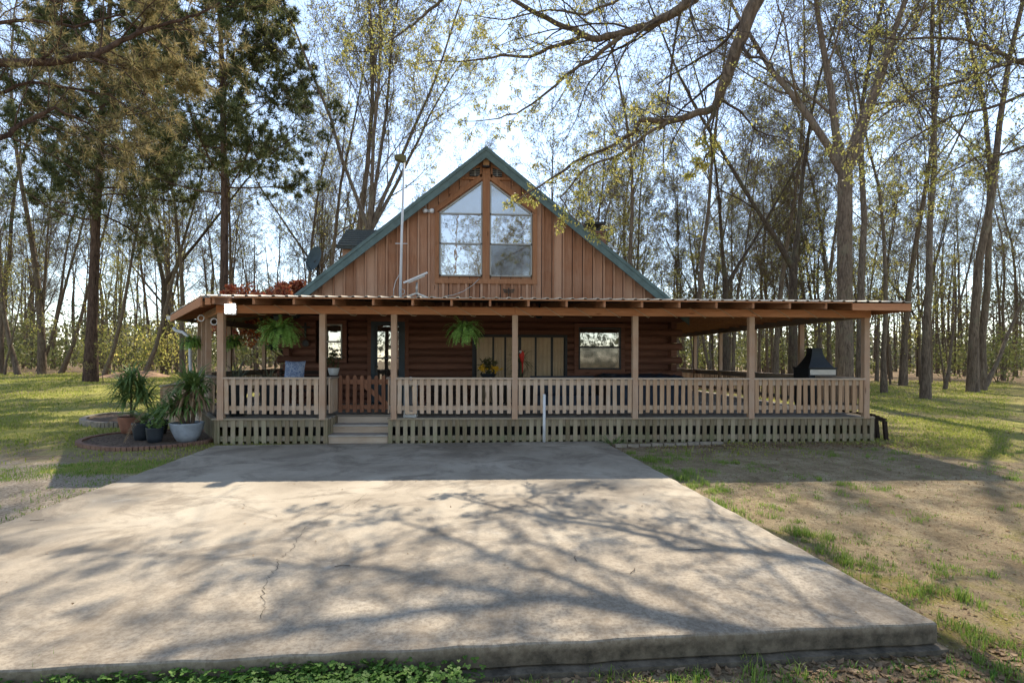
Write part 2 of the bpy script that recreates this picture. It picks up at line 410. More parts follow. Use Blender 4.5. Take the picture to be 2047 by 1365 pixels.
# ground
t = NT('yard_ground', 0.95, 0.1); v = t.world()
n1 = t.noise(v, 0.35, 6, 0.65); n2 = t.noise(v, 2.2, 7, 0.7, 0.5); n3 = t.noise(v, 18, 6, 0.75); n4 = t.noise(v, 70, 4, 0.8)
turf, moss, litter, grav_bounce = t.attr('turf'), t.attr('moss'), t.attr('litter'), t.attr('gravel')
dirt = t.ramp(n2, [(0.3, (0.17, 0.128, 0.072)), (0.5, (0.31, 0.24, 0.142)), (0.7, (0.45, 0.37, 0.235))])
dirt = t.hsv(dirt, t.math('ADD', t.math('MULTIPLY', n4, 1.5), 0.25))
gravel = t.ramp(t.voro(v, 45, out='Color'), [(0.1, (0.22, 0.17, 0.12)), (0.5, (0.37, 0.30, 0.22)), (0.9, (0.48, 0.41, 0.32))])
c = t.mix(t.mask(t.math('ADD', grav_bounce, t.math('SUBTRACT', n3, 0.5)), 0.35, 0.65), dirt, gravel)
gr = t.ramp(n3, [(0.3, (0.15, 0.155, 0.03)), (0.5, (0.31, 0.30, 0.065)), (0.72, (0.47, 0.41, 0.155))])
gr = t.mix(t.mask(n1, 0.45, 0.65), gr, t.ramp(n3, [(0.3, (0.16, 0.13, 0.06)), (0.7, (0.33, 0.27, 0.13))]))
c = t.mix(t.mask(t.math('ADD', turf, t.math('MULTIPLY', t.math('SUBTRACT', n2, 0.5), 1.6)), 0.40, 0.66), c, gr)
ms = t.ramp(n3, [(0.3, (0.10, 0.088, 0.012)), (0.7, (0.27, 0.225, 0.035))])
c = t.mix(t.math('MULTIPLY', t.mask(t.math('ADD', moss, t.math('MULTIPLY', t.math('SUBTRACT', n2, 0.5), 1.8)), 0.45, 0.7), 0.8), c, ms)
lt = t.ramp(t.voro(v, 16, out='Color'), [(0.1, (0.12, 0.075, 0.04)), (0.5, (0.21, 0.14, 0.085)), (0.9, (0.30, 0.21, 0.13))])
c = t.mix(t.mask(t.math('ADD', litter, t.math('MULTIPLY', t.math('SUBTRACT', n3, 0.5), 1.5)), 0.45, 0.75), c, lt)
sv = t.voro(v, 34, out='Color'); sd_ = t.voro(v, 34)
ss = t.n.new('ShaderNodeSeparateColor'); t.link(sv, ss.inputs[0])
speck = t.math('MULTIPLY', t.mask(sd_, 0.30, 0.22), t.mask(n2, 0.36, 0.56))
c = t.mix(t.math('MULTIPLY', speck, t.mask(ss.outputs[0], 0.55, 0.62)), c, (0.40, 0.325, 0.205))
c = t.mix(t.math('MULTIPLY', speck, t.mask(ss.outputs[1], 0.60, 0.66)), c, (0.075, 0.055, 0.035))
t.color(c); t.bump(t.math('ADD', t.math('MULTIPLY', n3, 1.2), n4), 0.8, 0.04); M['ground'] = t.m
SUN, SKY, DUST, EXPO = 4.3, 0.14, 0.0, 1.26
# ------------------------------------------------------------------ ground and slab
def axis_steps(parts):
    out = [parts[0][0]]
    for a, b, s in parts:
        n = max(1, round((b - a) / s))
        out += [a + (b - a) * (i + 1) / n for i in range(n)]
    return out

def cover(x, y):
    """how much grass, moss, leaf litter and gravel the yard has at a place, plus bounce ground added behind the camera"""
    wob = 0.9 * sin(x * 0.9 + 0.6 * sin(y * 1.3)) + 0.6 * sin(y * 1.7 + x * 0.4)
    turf = smooth(8.6, 12.0, y + wob * 0.7)
    if x > 2.0:
        turf = max(smooth(7.6, 11.0, y + wob * 0.7) * smooth(6.0, 8.5, x + 0.6 * wob), 0.40 + 0.10 * sin(x * 1.3 + 1.7 * sin(y * 0.9)) * sin(y * 1.1 + sin(x)))
        if y < 10.5 and x < 8: turf = max(0.12, turf * 0.3)
        d = abs(x - 2.9)
        turf = max(turf, 0.34 * smooth(1.0, 0.1, d) * smooth(9.3, 7.0, y))
        if y < 3.3: turf = max(turf, 0.36)
    if x < -4.6:
        turf = smooth(7.6, 8.4, y + 0.5 * wob) * (0.35 + 0.65 * smooth(9.5, 13.0, y + 0.4 * wob))
        if 8.0 < y < 9.1 and x > -6.5: turf = max(turf, 0.7)
    turf *= 1 - 0.6 * smooth(33, 46, y)
    moss = 0.0
    if x > 2.5: moss = 0.58 * smooth(8.5, 3.0, y) + 0.25 * smooth(9, 6, y) * (0.5 + 0.5 * sin(x * 1.1))
    if y < 3.2: moss = 0.5
    litter = 0.3 + 0.42 * smooth(24, 42, y) + 0.25 * smooth(9.5, 10.6, y) * smooth(12.0, 10.8, y) * (1 if 2.3 < x < 9 else 0)
    if y < 3.4: litter = 0.56
    if x > 2.5: litter = max(litter, 0.46 + 0.08 * smooth(15, 24, y))
    grav_bounce = 0.85 * smooth(-4.3, -5.2, x) * smooth(9.8, 8.6, y + 0.5 * wob)
    grav_bounce = max(grav_bounce, 0.95 * smooth(1.2, 0.0, y) * smooth(-30, -26, y))  # unseen pale ground behind the camera, added to bounce light onto the house
    turf *= 1 - smooth(1.2, 0.0, y) * smooth(-30, -26, y)
    return turf, moss, litter, grav_bounce

def ground():
    xs = axis_steps([(-420, -70, 50), (-70, -24, 2), (-24, -8, 0.8), (-8, 14, 0.33), (14, 34, 0.9), (34, 80, 2.4), (80, 420, 48)])
    ys = axis_steps([(-300, -30, 45), (-30, -2, 2.5), (-2, 13, 0.33), (13, 48, 0.9), (48, 90, 3), (90, 460, 52)])
    mb = MB(); mb.sm = True
    nx = len(xs)
    at = {'turf': [], 'moss': [], 'litter': [], 'gravel': []}
    for y in ys:
        for x in xs:
            mb.v.append((x, y, gz(x, y)))
            for k, v in zip(('turf', 'moss', 'litter', 'gravel'), cover(x, y)): at[k].append(v)
    for j in range(len(ys) - 1):
        for i in range(nx - 1):
            a = j * nx + i
            mb.face((a, a + 1, a + nx + 1, a + nx))
    o = mb.build('ground', M['ground'])
    for k, v in at.items():
        o.data.attributes.new(k, 'FLOAT', 'POINT').data.foreach_set('value', v)
    tag(o, 'yard ground of dirt, patchy turf and leaf litter around the house', kind='structure')
ground()

SLAB = [(2.86, 3.32), (2.41, 10.93), (-5.01, 10.60), (-4.63, 2.93)]
def in_poly(x, y, P):
    c = False; j = len(P) - 1
    for i in range(len(P)):
        if (P[i][1] > y) != (P[j][1] > y) and x < (P[j][0] - P[i][0]) * (y - P[i][1]) / (P[j][1] - P[i][1]) + P[i][0]: c = not c
        j = i
    return c

def slab():
    mb = MB()
    ctr = Vector((-1.1, 7.0, 0))
    def ring(inset, z):
        out = []
        n = len(SLAB)
        for i in range(n):
            a, b = Vector((*SLAB[i], 0)), Vector((*SLAB[(i + 1) % n], 0))
            for k in range(40):
                p = a.lerp(b, k / 40)
                w = 0.008 * sin(k * 2.3 + i) + 0.006 * sin(k * 5.1)
                d = (ctr - p).normalized()
                p = p + d * (inset + (w if z < 0 or inset < 0.03 else 0)); p.z = z + (0.002 * sin(k * 3.7) if -0.2 < z < -0.001 else 0)
                out.append(p)
        return out
    rings = [ring(0.03, 0.0), ring(0.010, -0.004), ring(0.001, -0.014), ring(0.0, -0.04), ring(0.0, -0.13), ring(0.02, -0.145), ring(-0.06, -0.15), ring(-0.07, -0.30)]
    k = 0; n = len(rings[0])
    for r in rings: mb.v.extend([tuple(p) for p in r])
    mb.face(tuple(reversed(range(n)))) if False else mb.face(tuple(range(n)))
    for j in range(len(rings) - 1):
        for i in range(n):
            i2 = (i + 1) % n
            mb.face((j * n + i, (j + 1) * n + i, (j + 1) * n + i2, j * n + i2))
    o = mb.build('concrete_driveway', M['concrete'])
    o.data.polygons.foreach_set('use_smooth', [False] * len(o.data.polygons))
    tag(o, 'weathered concrete driveway slab in front of the porch', kind='structure')
    cr = MB()
    def crack(px, w):
        pts = []
        for i in range(len(px) - 1):
            for q in range(6):
                s = q / 6
                p = at_z(px[i][0] * (1 - s) + px[i + 1][0] * s, px[i][1] * (1 - s) + px[i + 1][1] * s, 0.0035)
                pts.append(p + Vector((R.gauss(0, 0.012), R.gauss(0, 0.012), 0)))
        for i in range(len(pts) - 1):
            a, b = pts[i], pts[i + 1]; d = (b - a).normalized(); s = Vector((-d.y, d.x, 0)) * w * (0.35 + 0.65 * R.random())
            cr.poly([a - s, a + s, b + s, b - s])
    crack([(735, 985), (700, 1010), (640, 1035), (612, 1052), (594, 1080), (580, 1100), (560, 1115), (548, 1140), (535, 1158), (525, 1180), (527, 1210), (518, 1240)], 0.0022)
    crack([(480, 1004), (520, 1020), (560, 1034)], 0.0016)
    crack([(340, 995), (420, 993), (480, 993)], 0.0014)
    c = cr.build('crack', flat('crack_shadow_dirt', (0.06, 0.05, 0.04), 0.95, 0.05, var=0.3), o)
slab()

# ------------------------------------------------------------------ the log house
YW = 14.5
DECK = 0.46
XL, XR = -5.05, 5.07
RIDGE_X, RIDGE_Z, SLOPE = 0.06, 7.08, 0.80
YB = 26.0
house = thing('log_house', 'brown log house with steep green trimmed gable and tall windows', 'house', (0, YW, 0))

def roof_z(x): return RIDGE_Z - SLOPE * abs(x - RIDGE_X)

def log_profile(h, d):
    return [(-d * (1 - abs(2 * i / 6 - 1) ** 2.6), -h / 2 + h * i / 6) for i in range(7)]

def log_wall():
    mb = MB(); h = 0.185
    holes = [(-4.33, -3.50, 1.47, 2.66), (2.42, 3.74, 1.30, 2.56), (-2.97, -1.98, 0.3, 2.64), (-0.25, 2.2, 0.3, 2.27)]
    z = 0.40; i = 0
    while z < 3.15:
        zc = z + h / 2
        ext = 0.26 if i % 2 == 0 else 0.0
        spans = [(XL - ext, XR + ext)]
        for x0, x1, z0, z1 in holes:
            if z0 < zc < z1:
                ns = []
                for a, b in spans:
                    if x1 <= a or x0 >= b: ns.append((a, b)); continue
                    if x0 > a: ns.append((a, x0))
                    if x1 < b: ns.append((x1, b))
                spans = ns
        for a, b in spans:
            prof = [(YW + 0.05 + y, zc + q) for y, q in log_profile(h, 0.075)] + [(YW + 0.2, zc + h / 2), (YW + 0.2, zc - h / 2)]
            mb.prism([(a, y, q) for y, q in prof], (b - a, 0, 0))
        if i % 2 == 1:                     # ends of the side-wall logs
            for sx in (XL - 0.02, XR - 0.13):
                mb.box(sx, sx + 0.15, YW - 0.26, YW + 0.05, zc - h * 0.46, zc + h * 0.46)
        z += h; i += 1
    return mb.build('log_wall', M['log'], house)
log_wall()
mb = MB()
h = 0.185
for sx, sg in ((XL, 1), (XR, -1)):
    z = 0.40; mb = MB()
    while z < 3.15:
        zc = z + h / 2
        prof = [(sx - 0.0 + sg * (0.05 + y), zc + q) for y, q in log_profile(h, 0.075)] + [(sx + sg * 0.2, zc + h / 2), (sx + sg * 0.2, zc - h / 2)]
        mb.prism([(x, YW + 0.2, q) for x, q in prof], (0, YB - YW - 0.2, 0)); z += h
    mb.build('side_wall', M['log'], house)
mb = MB(); mb.box(XL + 0.2, XR - 0.2, YB - 0.2, YB, 0.3, 3.2); mb.prism([(XL, YB, 3.2), (XR, YB, 3.2), (RIDGE_X, YB, 6.9)], (0, -0.15, 0))
mb.build('rear_wall', M['log'], house)
mb = MB(); mb.box(XL + 0.25, XR - 0.25, YW + 0.3, YB - 0.3, 0.1, 0.4); mb.build('foundation', M['dark'], house)

# gable siding: wide boards with battens
mb = MB(); x = XL + 0.06; pitch = 0.272; zb = 3.0
while x < XR - 0.05:
    a, b = x, min(x + pitch, XR - 0.06)
    if a < RIDGE_X < b: top = [(b, roof_z(b) - 0.1), (RIDGE_X, RIDGE_Z - 0.1), (a, roof_z(a) - 0.1)]
    else: top = [(b, roof_z(b) - 0.1), (a, roof_z(a) - 0.1)]
    g = 0.009
    pts = [(a + g, zb), (b - g, zb)] + [(px - g if px == b else px + g if px == a else px, pz) for px, pz in top]
    if top[0][1] > zb + 0.05 and top[-1][1] > zb + 0.05:
        yj = R.uniform(-0.004, 0.004)
        mb.prism([(px, YW + yj, pz) for px, pz in pts], (0, 0.03, 0))
    x += pitch
x = XL + 0.06 + pitch
while x < XR - 0.1:
    if not (-1.28 < x < 1.46) :
        z1 = roof_z(x) - 0.14
        if z1 > zb + 0.1: mb.box(x + 0.008, x + 0.05, YW - 0.045, YW - 0.006, zb, z1)
    elif roof_z(x) > 6.2 or True:
        z0 = 5.62 + 0.78 * (1.2 - abs(x - 0.07)) + 0.14
        z1 = roof_z(x) - 0.14
        if z1 > z0 + 0.1 and abs(x - 0.07) > 0.62: mb.box(x + 0.008, x + 0.05, YW - 0.045, YW - 0.006, z0, z1)
    x += pitch
x = -1.05
while x < 1.4:                              # short panels under the gable windows
    mb.box(x - 0.03, x + 0.03, YW - 0.045, YW - 0.006, zb, 3.60); x += 0.2
gs = mb.build('gable_siding', M['siding'], house)
mb = MB(); mb.poly([(XL + 0.1, YW + 0.034, zb), (XR - 0.1, YW + 0.034, zb), (XR - 0.1, YW + 0.034, roof_z(XR - 0.1) - 0.12), (RIDGE_X, YW + 0.034, RIDGE_Z - 0.12), (XL + 0.1, YW + 0.034, roof_z(XL + 0.1) - 0.12)]); mb.build('dark_backing', M['dark'], gs)  # dark sheet added behind the boards to make their gaps dark lines

# gable windows
def gable_window(s):
    """s = -1 left of the mullion, +1 right of it"""
    if s < 0: xi, xo = -0.035, -1.145
    else: xi, xo = 0.165, 1.275
    zt, zs, zm, zb_ = 6.28, 5.42, 4.64, 3.79
    def X(u): return xi + (xo - xi) * u
    y0, y1 = YW - 0.045, YW - 0.005
    mb = MB(); w = 0.022
    def stick(p, q): mb.bar((p[0], y0, p[1]), (q[0], y0, q[1]), 0.05, 0.036, (0, 0, 1) if p[1] == q[1] else (1, 0, 0))
    d = 0.018 * (1 if xo > xi else -1)
    stick((xi + d, zb_), (xi + d, zt - 0.05)); stick((xo - d, zb_), (xo - d, zs))
    for zz, hh in ((zb_ + 0.018, 0), (zm, 0), (zs, 0)): stick((xi, zz), (xo, zz))
    mb.bar((xi, y0 - 0.002, zt - 0.02), (xo, y0 - 0.002, zs + 0.01), 0.05, 0.036, (0, 0, 1))
    f = mb.build('window', M['alu'], house, 'tall gable window with slanted top, %s of the centre post' % ('west' if s < 0 else 'east')) if False else mb.build('window', M['alu'], house)
    yy = YW - 0.03
    def pane(pts, mat, dy=0, ang=0.0):
        b = MB(); b.poly([(px, yy + dy + ang * (pz - 4.6), pz) for px, pz in (pts if s > 0 else pts[::-1])]); return b.build('pane', mat, f)
    pane([(xi, zs), (xo, zs), (xi, zt)], M['glass_hazy'])
    pane([(xi, zm), (xo, zm), (xo, zs), (xi, zs)], M['glass'])
    p = pane([(xi, zb_), (xo, zb_), (xo, zm), (xi, zm)], M['glass'] if s < 0 else M['glass_dim'], 0.008)
gable_window(-1); gable_window(1)
mb = MB(); y0, y1 = YW - 0.04, YW - 0.002
mb.box(-0.03, 0.16, YW - 0.058, YW - 0.02, 3.70, 6.62)                     # centre post
mb.box(-1.27, -1.16, y0, y1, 3.70, 5.46); mb.box(1.29, 1.41, y0, y1, 3.70, 5.46)
mb.box(-1.27, 1.41, YW - 0.062, y1, 3.60, 3.72)
for s, xi, xo in ((-1, -0.035, -1.27), (1, 0.165, 1.41)):
    mb.prism([(xi, YW - 0.05, 6.33), (xo, YW - 0.05, 5.43), (xo, YW - 0.05, 5.58), (xi, YW - 0.05, 6.50)][::s], (0, 0.045, 0))
mb.box(-0.64, 0.77, YW - 0.047, YW - 0.006, 6.33, 6.39)
mb.box(-0.10, -0.05, YW - 0.05, YW - 0.006, 6.39, 6.78); mb.box(0.18, 0.23, YW - 0.05, YW - 0.006, 6.39, 6.78)
mb.build('window_trim', M['trim'], house)
for s, xa, xb in ((-1, -0.09, -0.37), (1, 0.22, 0.48)):
    mb = MB(); za = 6.42; zi, zo = 6.66, 6.55
    mb.prism([(xa, YW - 0.02, za), (xb, YW - 0.02, za), (xb, YW - 0.02, zo), (xa, YW - 0.02, zi)][::s], (0, 0.012, 0))
    v = mb.build('gable_vent', M['screen'], house)
    mb = MB()
    for q in range(4):
        z = za + 0.03 + q * 0.045
        mb.obox(((xa + xb) / 2, YW - 0.028, z), abs(xb - xa), 0.03, 0.008, 0, Matrix.Rotation(0.5, 3, 'X'))
    mb.box((xa + xb) / 2 - 0.012, (xa + xb) / 2 + 0.012, YW - 0.05, YW - 0.04, za, (zi + zo) / 2); mb.build('louvre', M['alu'], v)
    mb = MB(); mb.bar((xa - 0.02 * s, YW - 0.04, zi + 0.03), (xb + 0.05 * s, YW - 0.04, zo + 0.02), 0.04, 0.05, (0, 0, 1)); mb.build('vent_trim', M['trim'], v)

# roof
for s in (-1, 1):
    mb = MB(); ex = 5.35
    x1 = RIDGE_X + s * ex
    za, zb2 = RIDGE_Z, RIDGE_Z - SLOPE * ex
    mb.prism([(RIDGE_X, 14.23, za), (x1, 14.23, zb2), (x1, 14.23, zb2 - 0.15), (RIDGE_X, 14.23, za - 0.15)][::s], (0, YB + 0.4 - 14.23, 0))
    mb.build('roof', M['shingle'], house)
    mb = MB()
    mb.prism([(RIDGE_X, 14.19, za + 0.02), (x1, 14.19, zb2 + 0.02), (x1, 14.19, zb2 - 0.27), (RIDGE_X, 14.19, za - 0.27)][::s], (0, 0.036, 0))
    mb.prism([(RIDGE_X, 14.17, za + 0.03), (x1, 14.17, zb2 + 0.03), (x1, 14.17, zb2 - 0.07), (RIDGE_X, 14.17, za - 0.07)][::s], (0, 0.018, 0))
    mb.prism([(RIDGE_X, 14.226, za - 0.15), (x1, 14.226, zb2 - 0.15), (x1, 14.226, zb2 - 0.17), (RIDGE_X, 14.226, za - 0.17)][::s], (0, 0.26, 0))
    mb.build('rake_board', M['green_trim'], house)
# dormer on the west slope
mb = MB()
for a, b in (((17.1, 5.08), (18.3, 5.82)), ((18.3, 5.82), (19.5, 5.08))):
    d = Vector((0, 0, -0.1))
    p = [Vector((-4.5, a[0], a[1])), Vector((-1.0, a[0], a[1])), Vector((-1.0, b[0], b[1])), Vector((-4.5, b[0], b[1]))]
    mb.prism(p, d)
    for k in range(7):
        t0 = k / 7.0
        q = [p[0].lerp(p[3], t0), p[1].lerp(p[2], t0)]
        mb.bar(q[0] + Vector((0, 0, 0.01)), q[1] + Vector((0, 0, 0.01)), 0.03, 0.03)
dm = mb.build('dormer', M['shingle'], house)
mb = MB(); mb.box(-4.35, -1.2, 17.25, 19.35, 3.5, 5.05); mb.prism([(-4.35, 17.25, 5.05), (-4.35, 19.35, 5.05), (-4.35, 18.3, 5.75)], (3.0, 0, 0)); mb.build('dormer_wall', M['siding'], dm)
# chimney
mb = MB(); mb.box(3.28, 3.98, 17.7, 18.5, 2.5, 5.72); mb.box(3.24, 4.02, 17.66, 18.54, 5.72, 5.80)
ch = mb.build('chimney', M['brick'], house)
mb = MB(); mb.box(3.40, 3.86, 17.85, 18.35, 5.80, 5.90)
for cx in (3.44, 3.82):
    for cy in (17.88, 18.32): mb.box(cx - 0.02, cx + 0.02, cy - 0.02, cy + 0.02, 5.90, 6.03)
mb.box(3.30, 3.96, 17.75, 18.45, 6.03, 6.10); mb.build('chimney_cap', M['dark'], ch)

# porch-level windows
def wall_window(x0, x1, z0, z1, zm, fm, screen=False):
    mb = MB(); y = YW - 0.07
    for a, b, c, d in ((x0 - 0.035, x0, z0, z1), (x1, x1 + 0.035, z0, z1), (x0 - 0.035, x1 + 0.035, z0 - 0.04, z0), (x0 - 0.035, x1 + 0.035, z1, z1 + 0.035)):
        mb.box(a, b, y, YW + 0.06, c, d)
    mb.box(x0, x1, y + 0.01, YW + 0.03, zm - 0.022, zm + 0.022)
    f = mb.build('window', fm, house)
    for za, zb2, dy in ((zm, z1, 0.02), (z0, zm, 0.0)):
        b = MB(); b.poly([(x0, YW - 0.02 + dy, za), (x1, YW - 0.02 + dy, za), (x1, YW - 0.02 + dy - 0.03 * (0), zb2), (x0, YW - 0.02 + dy, zb2)]); b.build('pane', M['glass_low'] if za == zm else M['glass_dim' if x0 > 0 else 'glass_low'], f)
    mb = MB(); w = 0.11
    for a, b, c, d in ((x0 - 0.035 - w, x0 - 0.037, z0 - 0.04, z1 + 0.035), (x1 + 0.037, x1 + 0.035 + w, z0 - 0.04, z1 + 0.035), (x0 - 0.035 - w, x1 + 0.035 + w, z1 + 0.037, z1 + 0.14), (x0 - 0.035 - w, x1 + 0.035 + w, z0 - 0.14, z0 - 0.042)):
        mb.box(a, b, YW - 0.05, YW + 0.05, c, d)
    mb.build('window_casing', M['log'], f)
wall_window(-4.06, -3.68, 1.66, 2.48, 2.06, M['alu'])
wall_window(2.56, 3.62, 1.40, 2.44, 1.95, M['dark'])
# front door
mb = MB(); x0, x1, z0, z1 = -2.91, -2.04, DECK + 0.02, 2.59
mb.box(x0, x0 + 0.10, YW - 0.05, YW + 0.06, z0, z1); mb.box(x1 - 0.10, x1, YW - 0.05, YW + 0.06, z0, z1); mb.box(x0 + 0.1, x1 - 0.1, YW - 0.05, YW + 0.06, z1 - 0.10, z1)
mb.box(x0 + 0.1, x1 - 0.1, YW - 0.02, YW + 0.04, z0, 0.95); mb.box(x0 + 0.1, x0 + 0.16, YW - 0.02, YW + 0.04, 0.95, z1 - 0.1); mb.box(x1 - 0.16, x1 - 0.1, YW - 0.02, YW + 0.04, 0.95, z1 - 0.1)
mb.box(x0 + 0.16, x1 - 0.16, YW - 0.025, YW + 0.03, 1.62, 1.66)
dr = mb.build('front_door', M['door'], house)
mb = MB(); mb.poly([(x0 + 0.16, YW + 0.0, 0.95), (x1 - 0.16, YW, 0.95), (x1 - 0.16, YW, z1 - 0.1), (x0 + 0.16, YW, z1 - 0.1)]); mb.build('pane', M['glass_low'], dr)
mb = MB(); mb.lathe((x0 + 0.14, YW - 0.05, 1.42), [(0.0, -0.03), (0.03, -0.02), (0.03, 0.02), (0.0, 0.03)], 10); mb.box(x0 + 0.125, x0 + 0.155, YW - 0.03, YW - 0.015, 1.28, 1.36); mb.build('handle', M['brass'], dr)
mb = MB(); mb.box(x0 - 0.10, x0 - 0.002, YW - 0.04, YW + 0.06, z0, z1 + 0.1); mb.box(x1 + 0.002, x1 + 0.10, YW - 0.04, YW + 0.06, z0, z1 + 0.1); mb.box(x0, x1, YW - 0.04, YW + 0.06, z1 + 0.003, z1 + 0.1); mb.build('door_casing', M['log'], dr)
# patio door with tan blinds
px = [953, 984, 988, 1008, 1012, 1036, 1042, 1069, 1073, 1101, 1106, 1127]
mb = MB(); xa, xb = at_y(948, 700, YW).x, at_y(1130, 700, YW).x
mb.box(xa - 0.05, xb + 0.05, YW + 0.045, YW + 0.07, DECK, 2.27); mb.box(xa - 0.05, xb + 0.05, YW - 0.03, YW + 0.045, 2.215, 2.27)
mb.box(xa - 0.05, xa + 0.01, YW - 0.03, YW + 0.045, DECK, 2.215); mb.box(xb - 0.01, xb + 0.05, YW - 0.03, YW + 0.045, DECK, 2.215)
pd = mb.build('patio_door', M['dark'], house)
for i in range(0, 12, 2):
    a, b = at_y(px[i], 700, YW).x, at_y(px[i + 1], 700, YW).x
    mb = MB(); n = 10
    for k in range(n):
        xk = a + (b - a) * k / n; xk1 = a + (b - a) * (k + 1) / n
        yk = YW + 0.02 + 0.012 * sin(k * 2.1); yk1 = YW + 0.02 + 0.012 * sin((k + 1) * 2.1)
        mb.poly([(xk, yk, DECK + 0.03), (xk1, yk1, DECK + 0.03), (xk1, yk1, 2.20), (xk, yk, 2.20)])
    mb.build('blind', M['curtain'], pd)

# ------------------------------------------------------------------ wrap-around porch
YF = 10.94                       # front face of the deck
XF0, XF1 = -5.08, 7.90           # front corner posts
DG = [Vector((-5.15, YF, 0)), Vector((-7.05, 14.0, 0)), Vector((-7.05, 24.0, 0))]
YE = 10.07; ZE = 2.75; XE0, XE1 = -5.02, 8.18; ZW = 3.14
porch = thing('wraparound_porch', 'weathered wooden porch with tin roof wrapping around the log house', 'porch', (0, YF, 0))
GX0, GX1, GY = -3.05, -1.84, 11.60      # gate recess

mb = MB()
yy = YF + 0.02
while yy < YW - 0.02:                     # deck boards run along the front
    y1 = min(yy + 0.138, YW - 0.02)
    tl = min(1, max(0, (yy - YF) / (14.0 - YF)))
    x0 = -5.15 - 1.9 * tl + 0.05
    if yy < GY - 0.02:
        mb.box(x0, GX0, yy, y1, DECK - 0.04, DECK); mb.box(GX1, XF1 + 0.1, yy, y1, DECK - 0.04, DECK)
    else: mb.box(x0, XF1 + 0.1, yy, y1, DECK - 0.04, DECK)
    yy += 0.146
while yy < 24:
    y1 = yy + 0.138
    mb.box(-7.0, XL - 0.05, yy, y1, DECK - 0.04, DECK); mb.box(XR + 0.05, XF1 + 0.1, yy, y1, DECK - 0.04, DECK); yy += 0.146
mb.build('deck_floor', M['deck'], porch)
mb = MB()
for x0, x1 in ((-5.17, GX0 + 0.03), (GX1 - 0.03, XF1 + 0.14)):
    mb.box(x0, x1, YF - 0.05, YF + 0.02, DECK - 0.025, DECK + 0.012)
mb.bar(DG[0] + Vector((-0.03, -0.02, DECK - 0.006)), DG[1] + Vector((-0.03, -0.02, DECK - 0.006)), 0.09, 0.037)
mb.bar((XF1 + 0.12, YF, DECK - 0.006), (XF1 + 0.12, 24, DECK - 0.006), 0.08, 0.037)
mb.build('deck_edge', M['skirtx'], porch)

def skirt(p, q, depth0=-0.05, first=0.0):
    p, q = Vector(p), Vector(q); d = (q - p); L = d.length; d.normalize(); nrm = Vector((d.y, -d.x, 0))
    mb = MB(); n = int(L / 0.1455)
    for k in range(n + 1):
        c = p + d * (L * k / n)
        a = R.gauss(0, 0.006)
        b0 = Vector((c.x, c.y, depth0 - R.random() * 0.03)); b1 = Vector((c.x, c.y, DECK - 0.028)) + d * a
        mb.bar(b0 + nrm * 0.012, b1 + nrm * 0.012, 0.082, 0.02, nrm)
    m2 = MB()
    for z0, z1 in ((DECK - 0.16, DECK - 0.03), (0.02, 0.12)):
        zc = (z0 + z1) / 2
        m2.bar(p + Vector((0, 0, zc)) - nrm * 0.016, q + Vector((0, 0, zc)) - nrm * 0.016, 0.03, z1 - z0)
    o = mb.build('skirting', M['skirt'], porch); m2.build('skirting_rail', M['skirtx'], o)
skirt((-5.13, YF, 0), (GX0 - 0.02, YF, 0)); skirt((GX1 + 0.02, YF, 0), (XF1 + 0.10, YF, 0))
skirt(DG[1], DG[0]); skirt((XF1 + 0.1, YF + 0.1, 0), (XF1 + 0.1, 24, 0)); skirt((GX0, YF, 0), (GX0, GY, 0)); skirt(DG[2], DG[1])
mb = MB(); mb.box(-5.0, 7.8, YF + 1.2, YF + 1.25, -0.1, 0.42); mb.build('underdeck_panel', M['dark'], porch)  # dark upright panel set back behind the skirting slats

# steps
mb = MB()
for y0, y1, z1 in ((YF - 0.02, 11.29, 0.135), (11.27, 11.62, 0.295)):
    for k in range(2):
        a = y0 + k * (y1 - y0) / 2
        mb.box(GX0 + 0.03, GX1 - 0.03, a + 0.002, a + (y1 - y0) / 2 - 0.006, z1 - 0.035, z1)
st = mb.build('step_tread', M['deck'], porch)
mb = MB()
for y0, z0, z1 in ((YF + 0.005, -0.03, 0.10), (11.295, 0.13, 0.26), (11.63, 0.29, 0.42)): mb.box(GX0 + 0.03, GX1 - 0.03, y0, y0 + 0.03, z0, z1)
mb.build('step_riser', M['railx'], porch)

# posts
def post(x, y, z0=DECK - 0.02, z1=2.50, w=0.105, ang=0.0, mat='post'):
    mb = MB(); mb.obox((x, y, (z0 + z1) / 2), w, w, z1 - z0, ang); return mb.build('post', M[mat], porch)
FRONT = [-5.06, -3.13, -1.75, 0.63, 3.05, 5.44, 7.86]
for i, x in enumerate(FRONT): post(x, YF - 0.005, mat='post' if i < 4 else 'post', w=0.118 if i in (0,) else 0.11)
dd = (DG[1] - DG[0]).normalized(); da = math.atan2(dd.y, dd.x)
DL = (DG[1] - DG[0]).length
for f in (0.50, 0.76, 1.0):
    p = DG[0] + dd * DL * f + Vector((0.05, 0, 0)); post(p.x, p.y, ang=da)
for y in (15.6, 18.0, 20.4, 22.8): post(-7.0, y)
for y in (13.25, 15.6, 17.9, 20.1, 22.3): post(XF1 - 0.03, y)

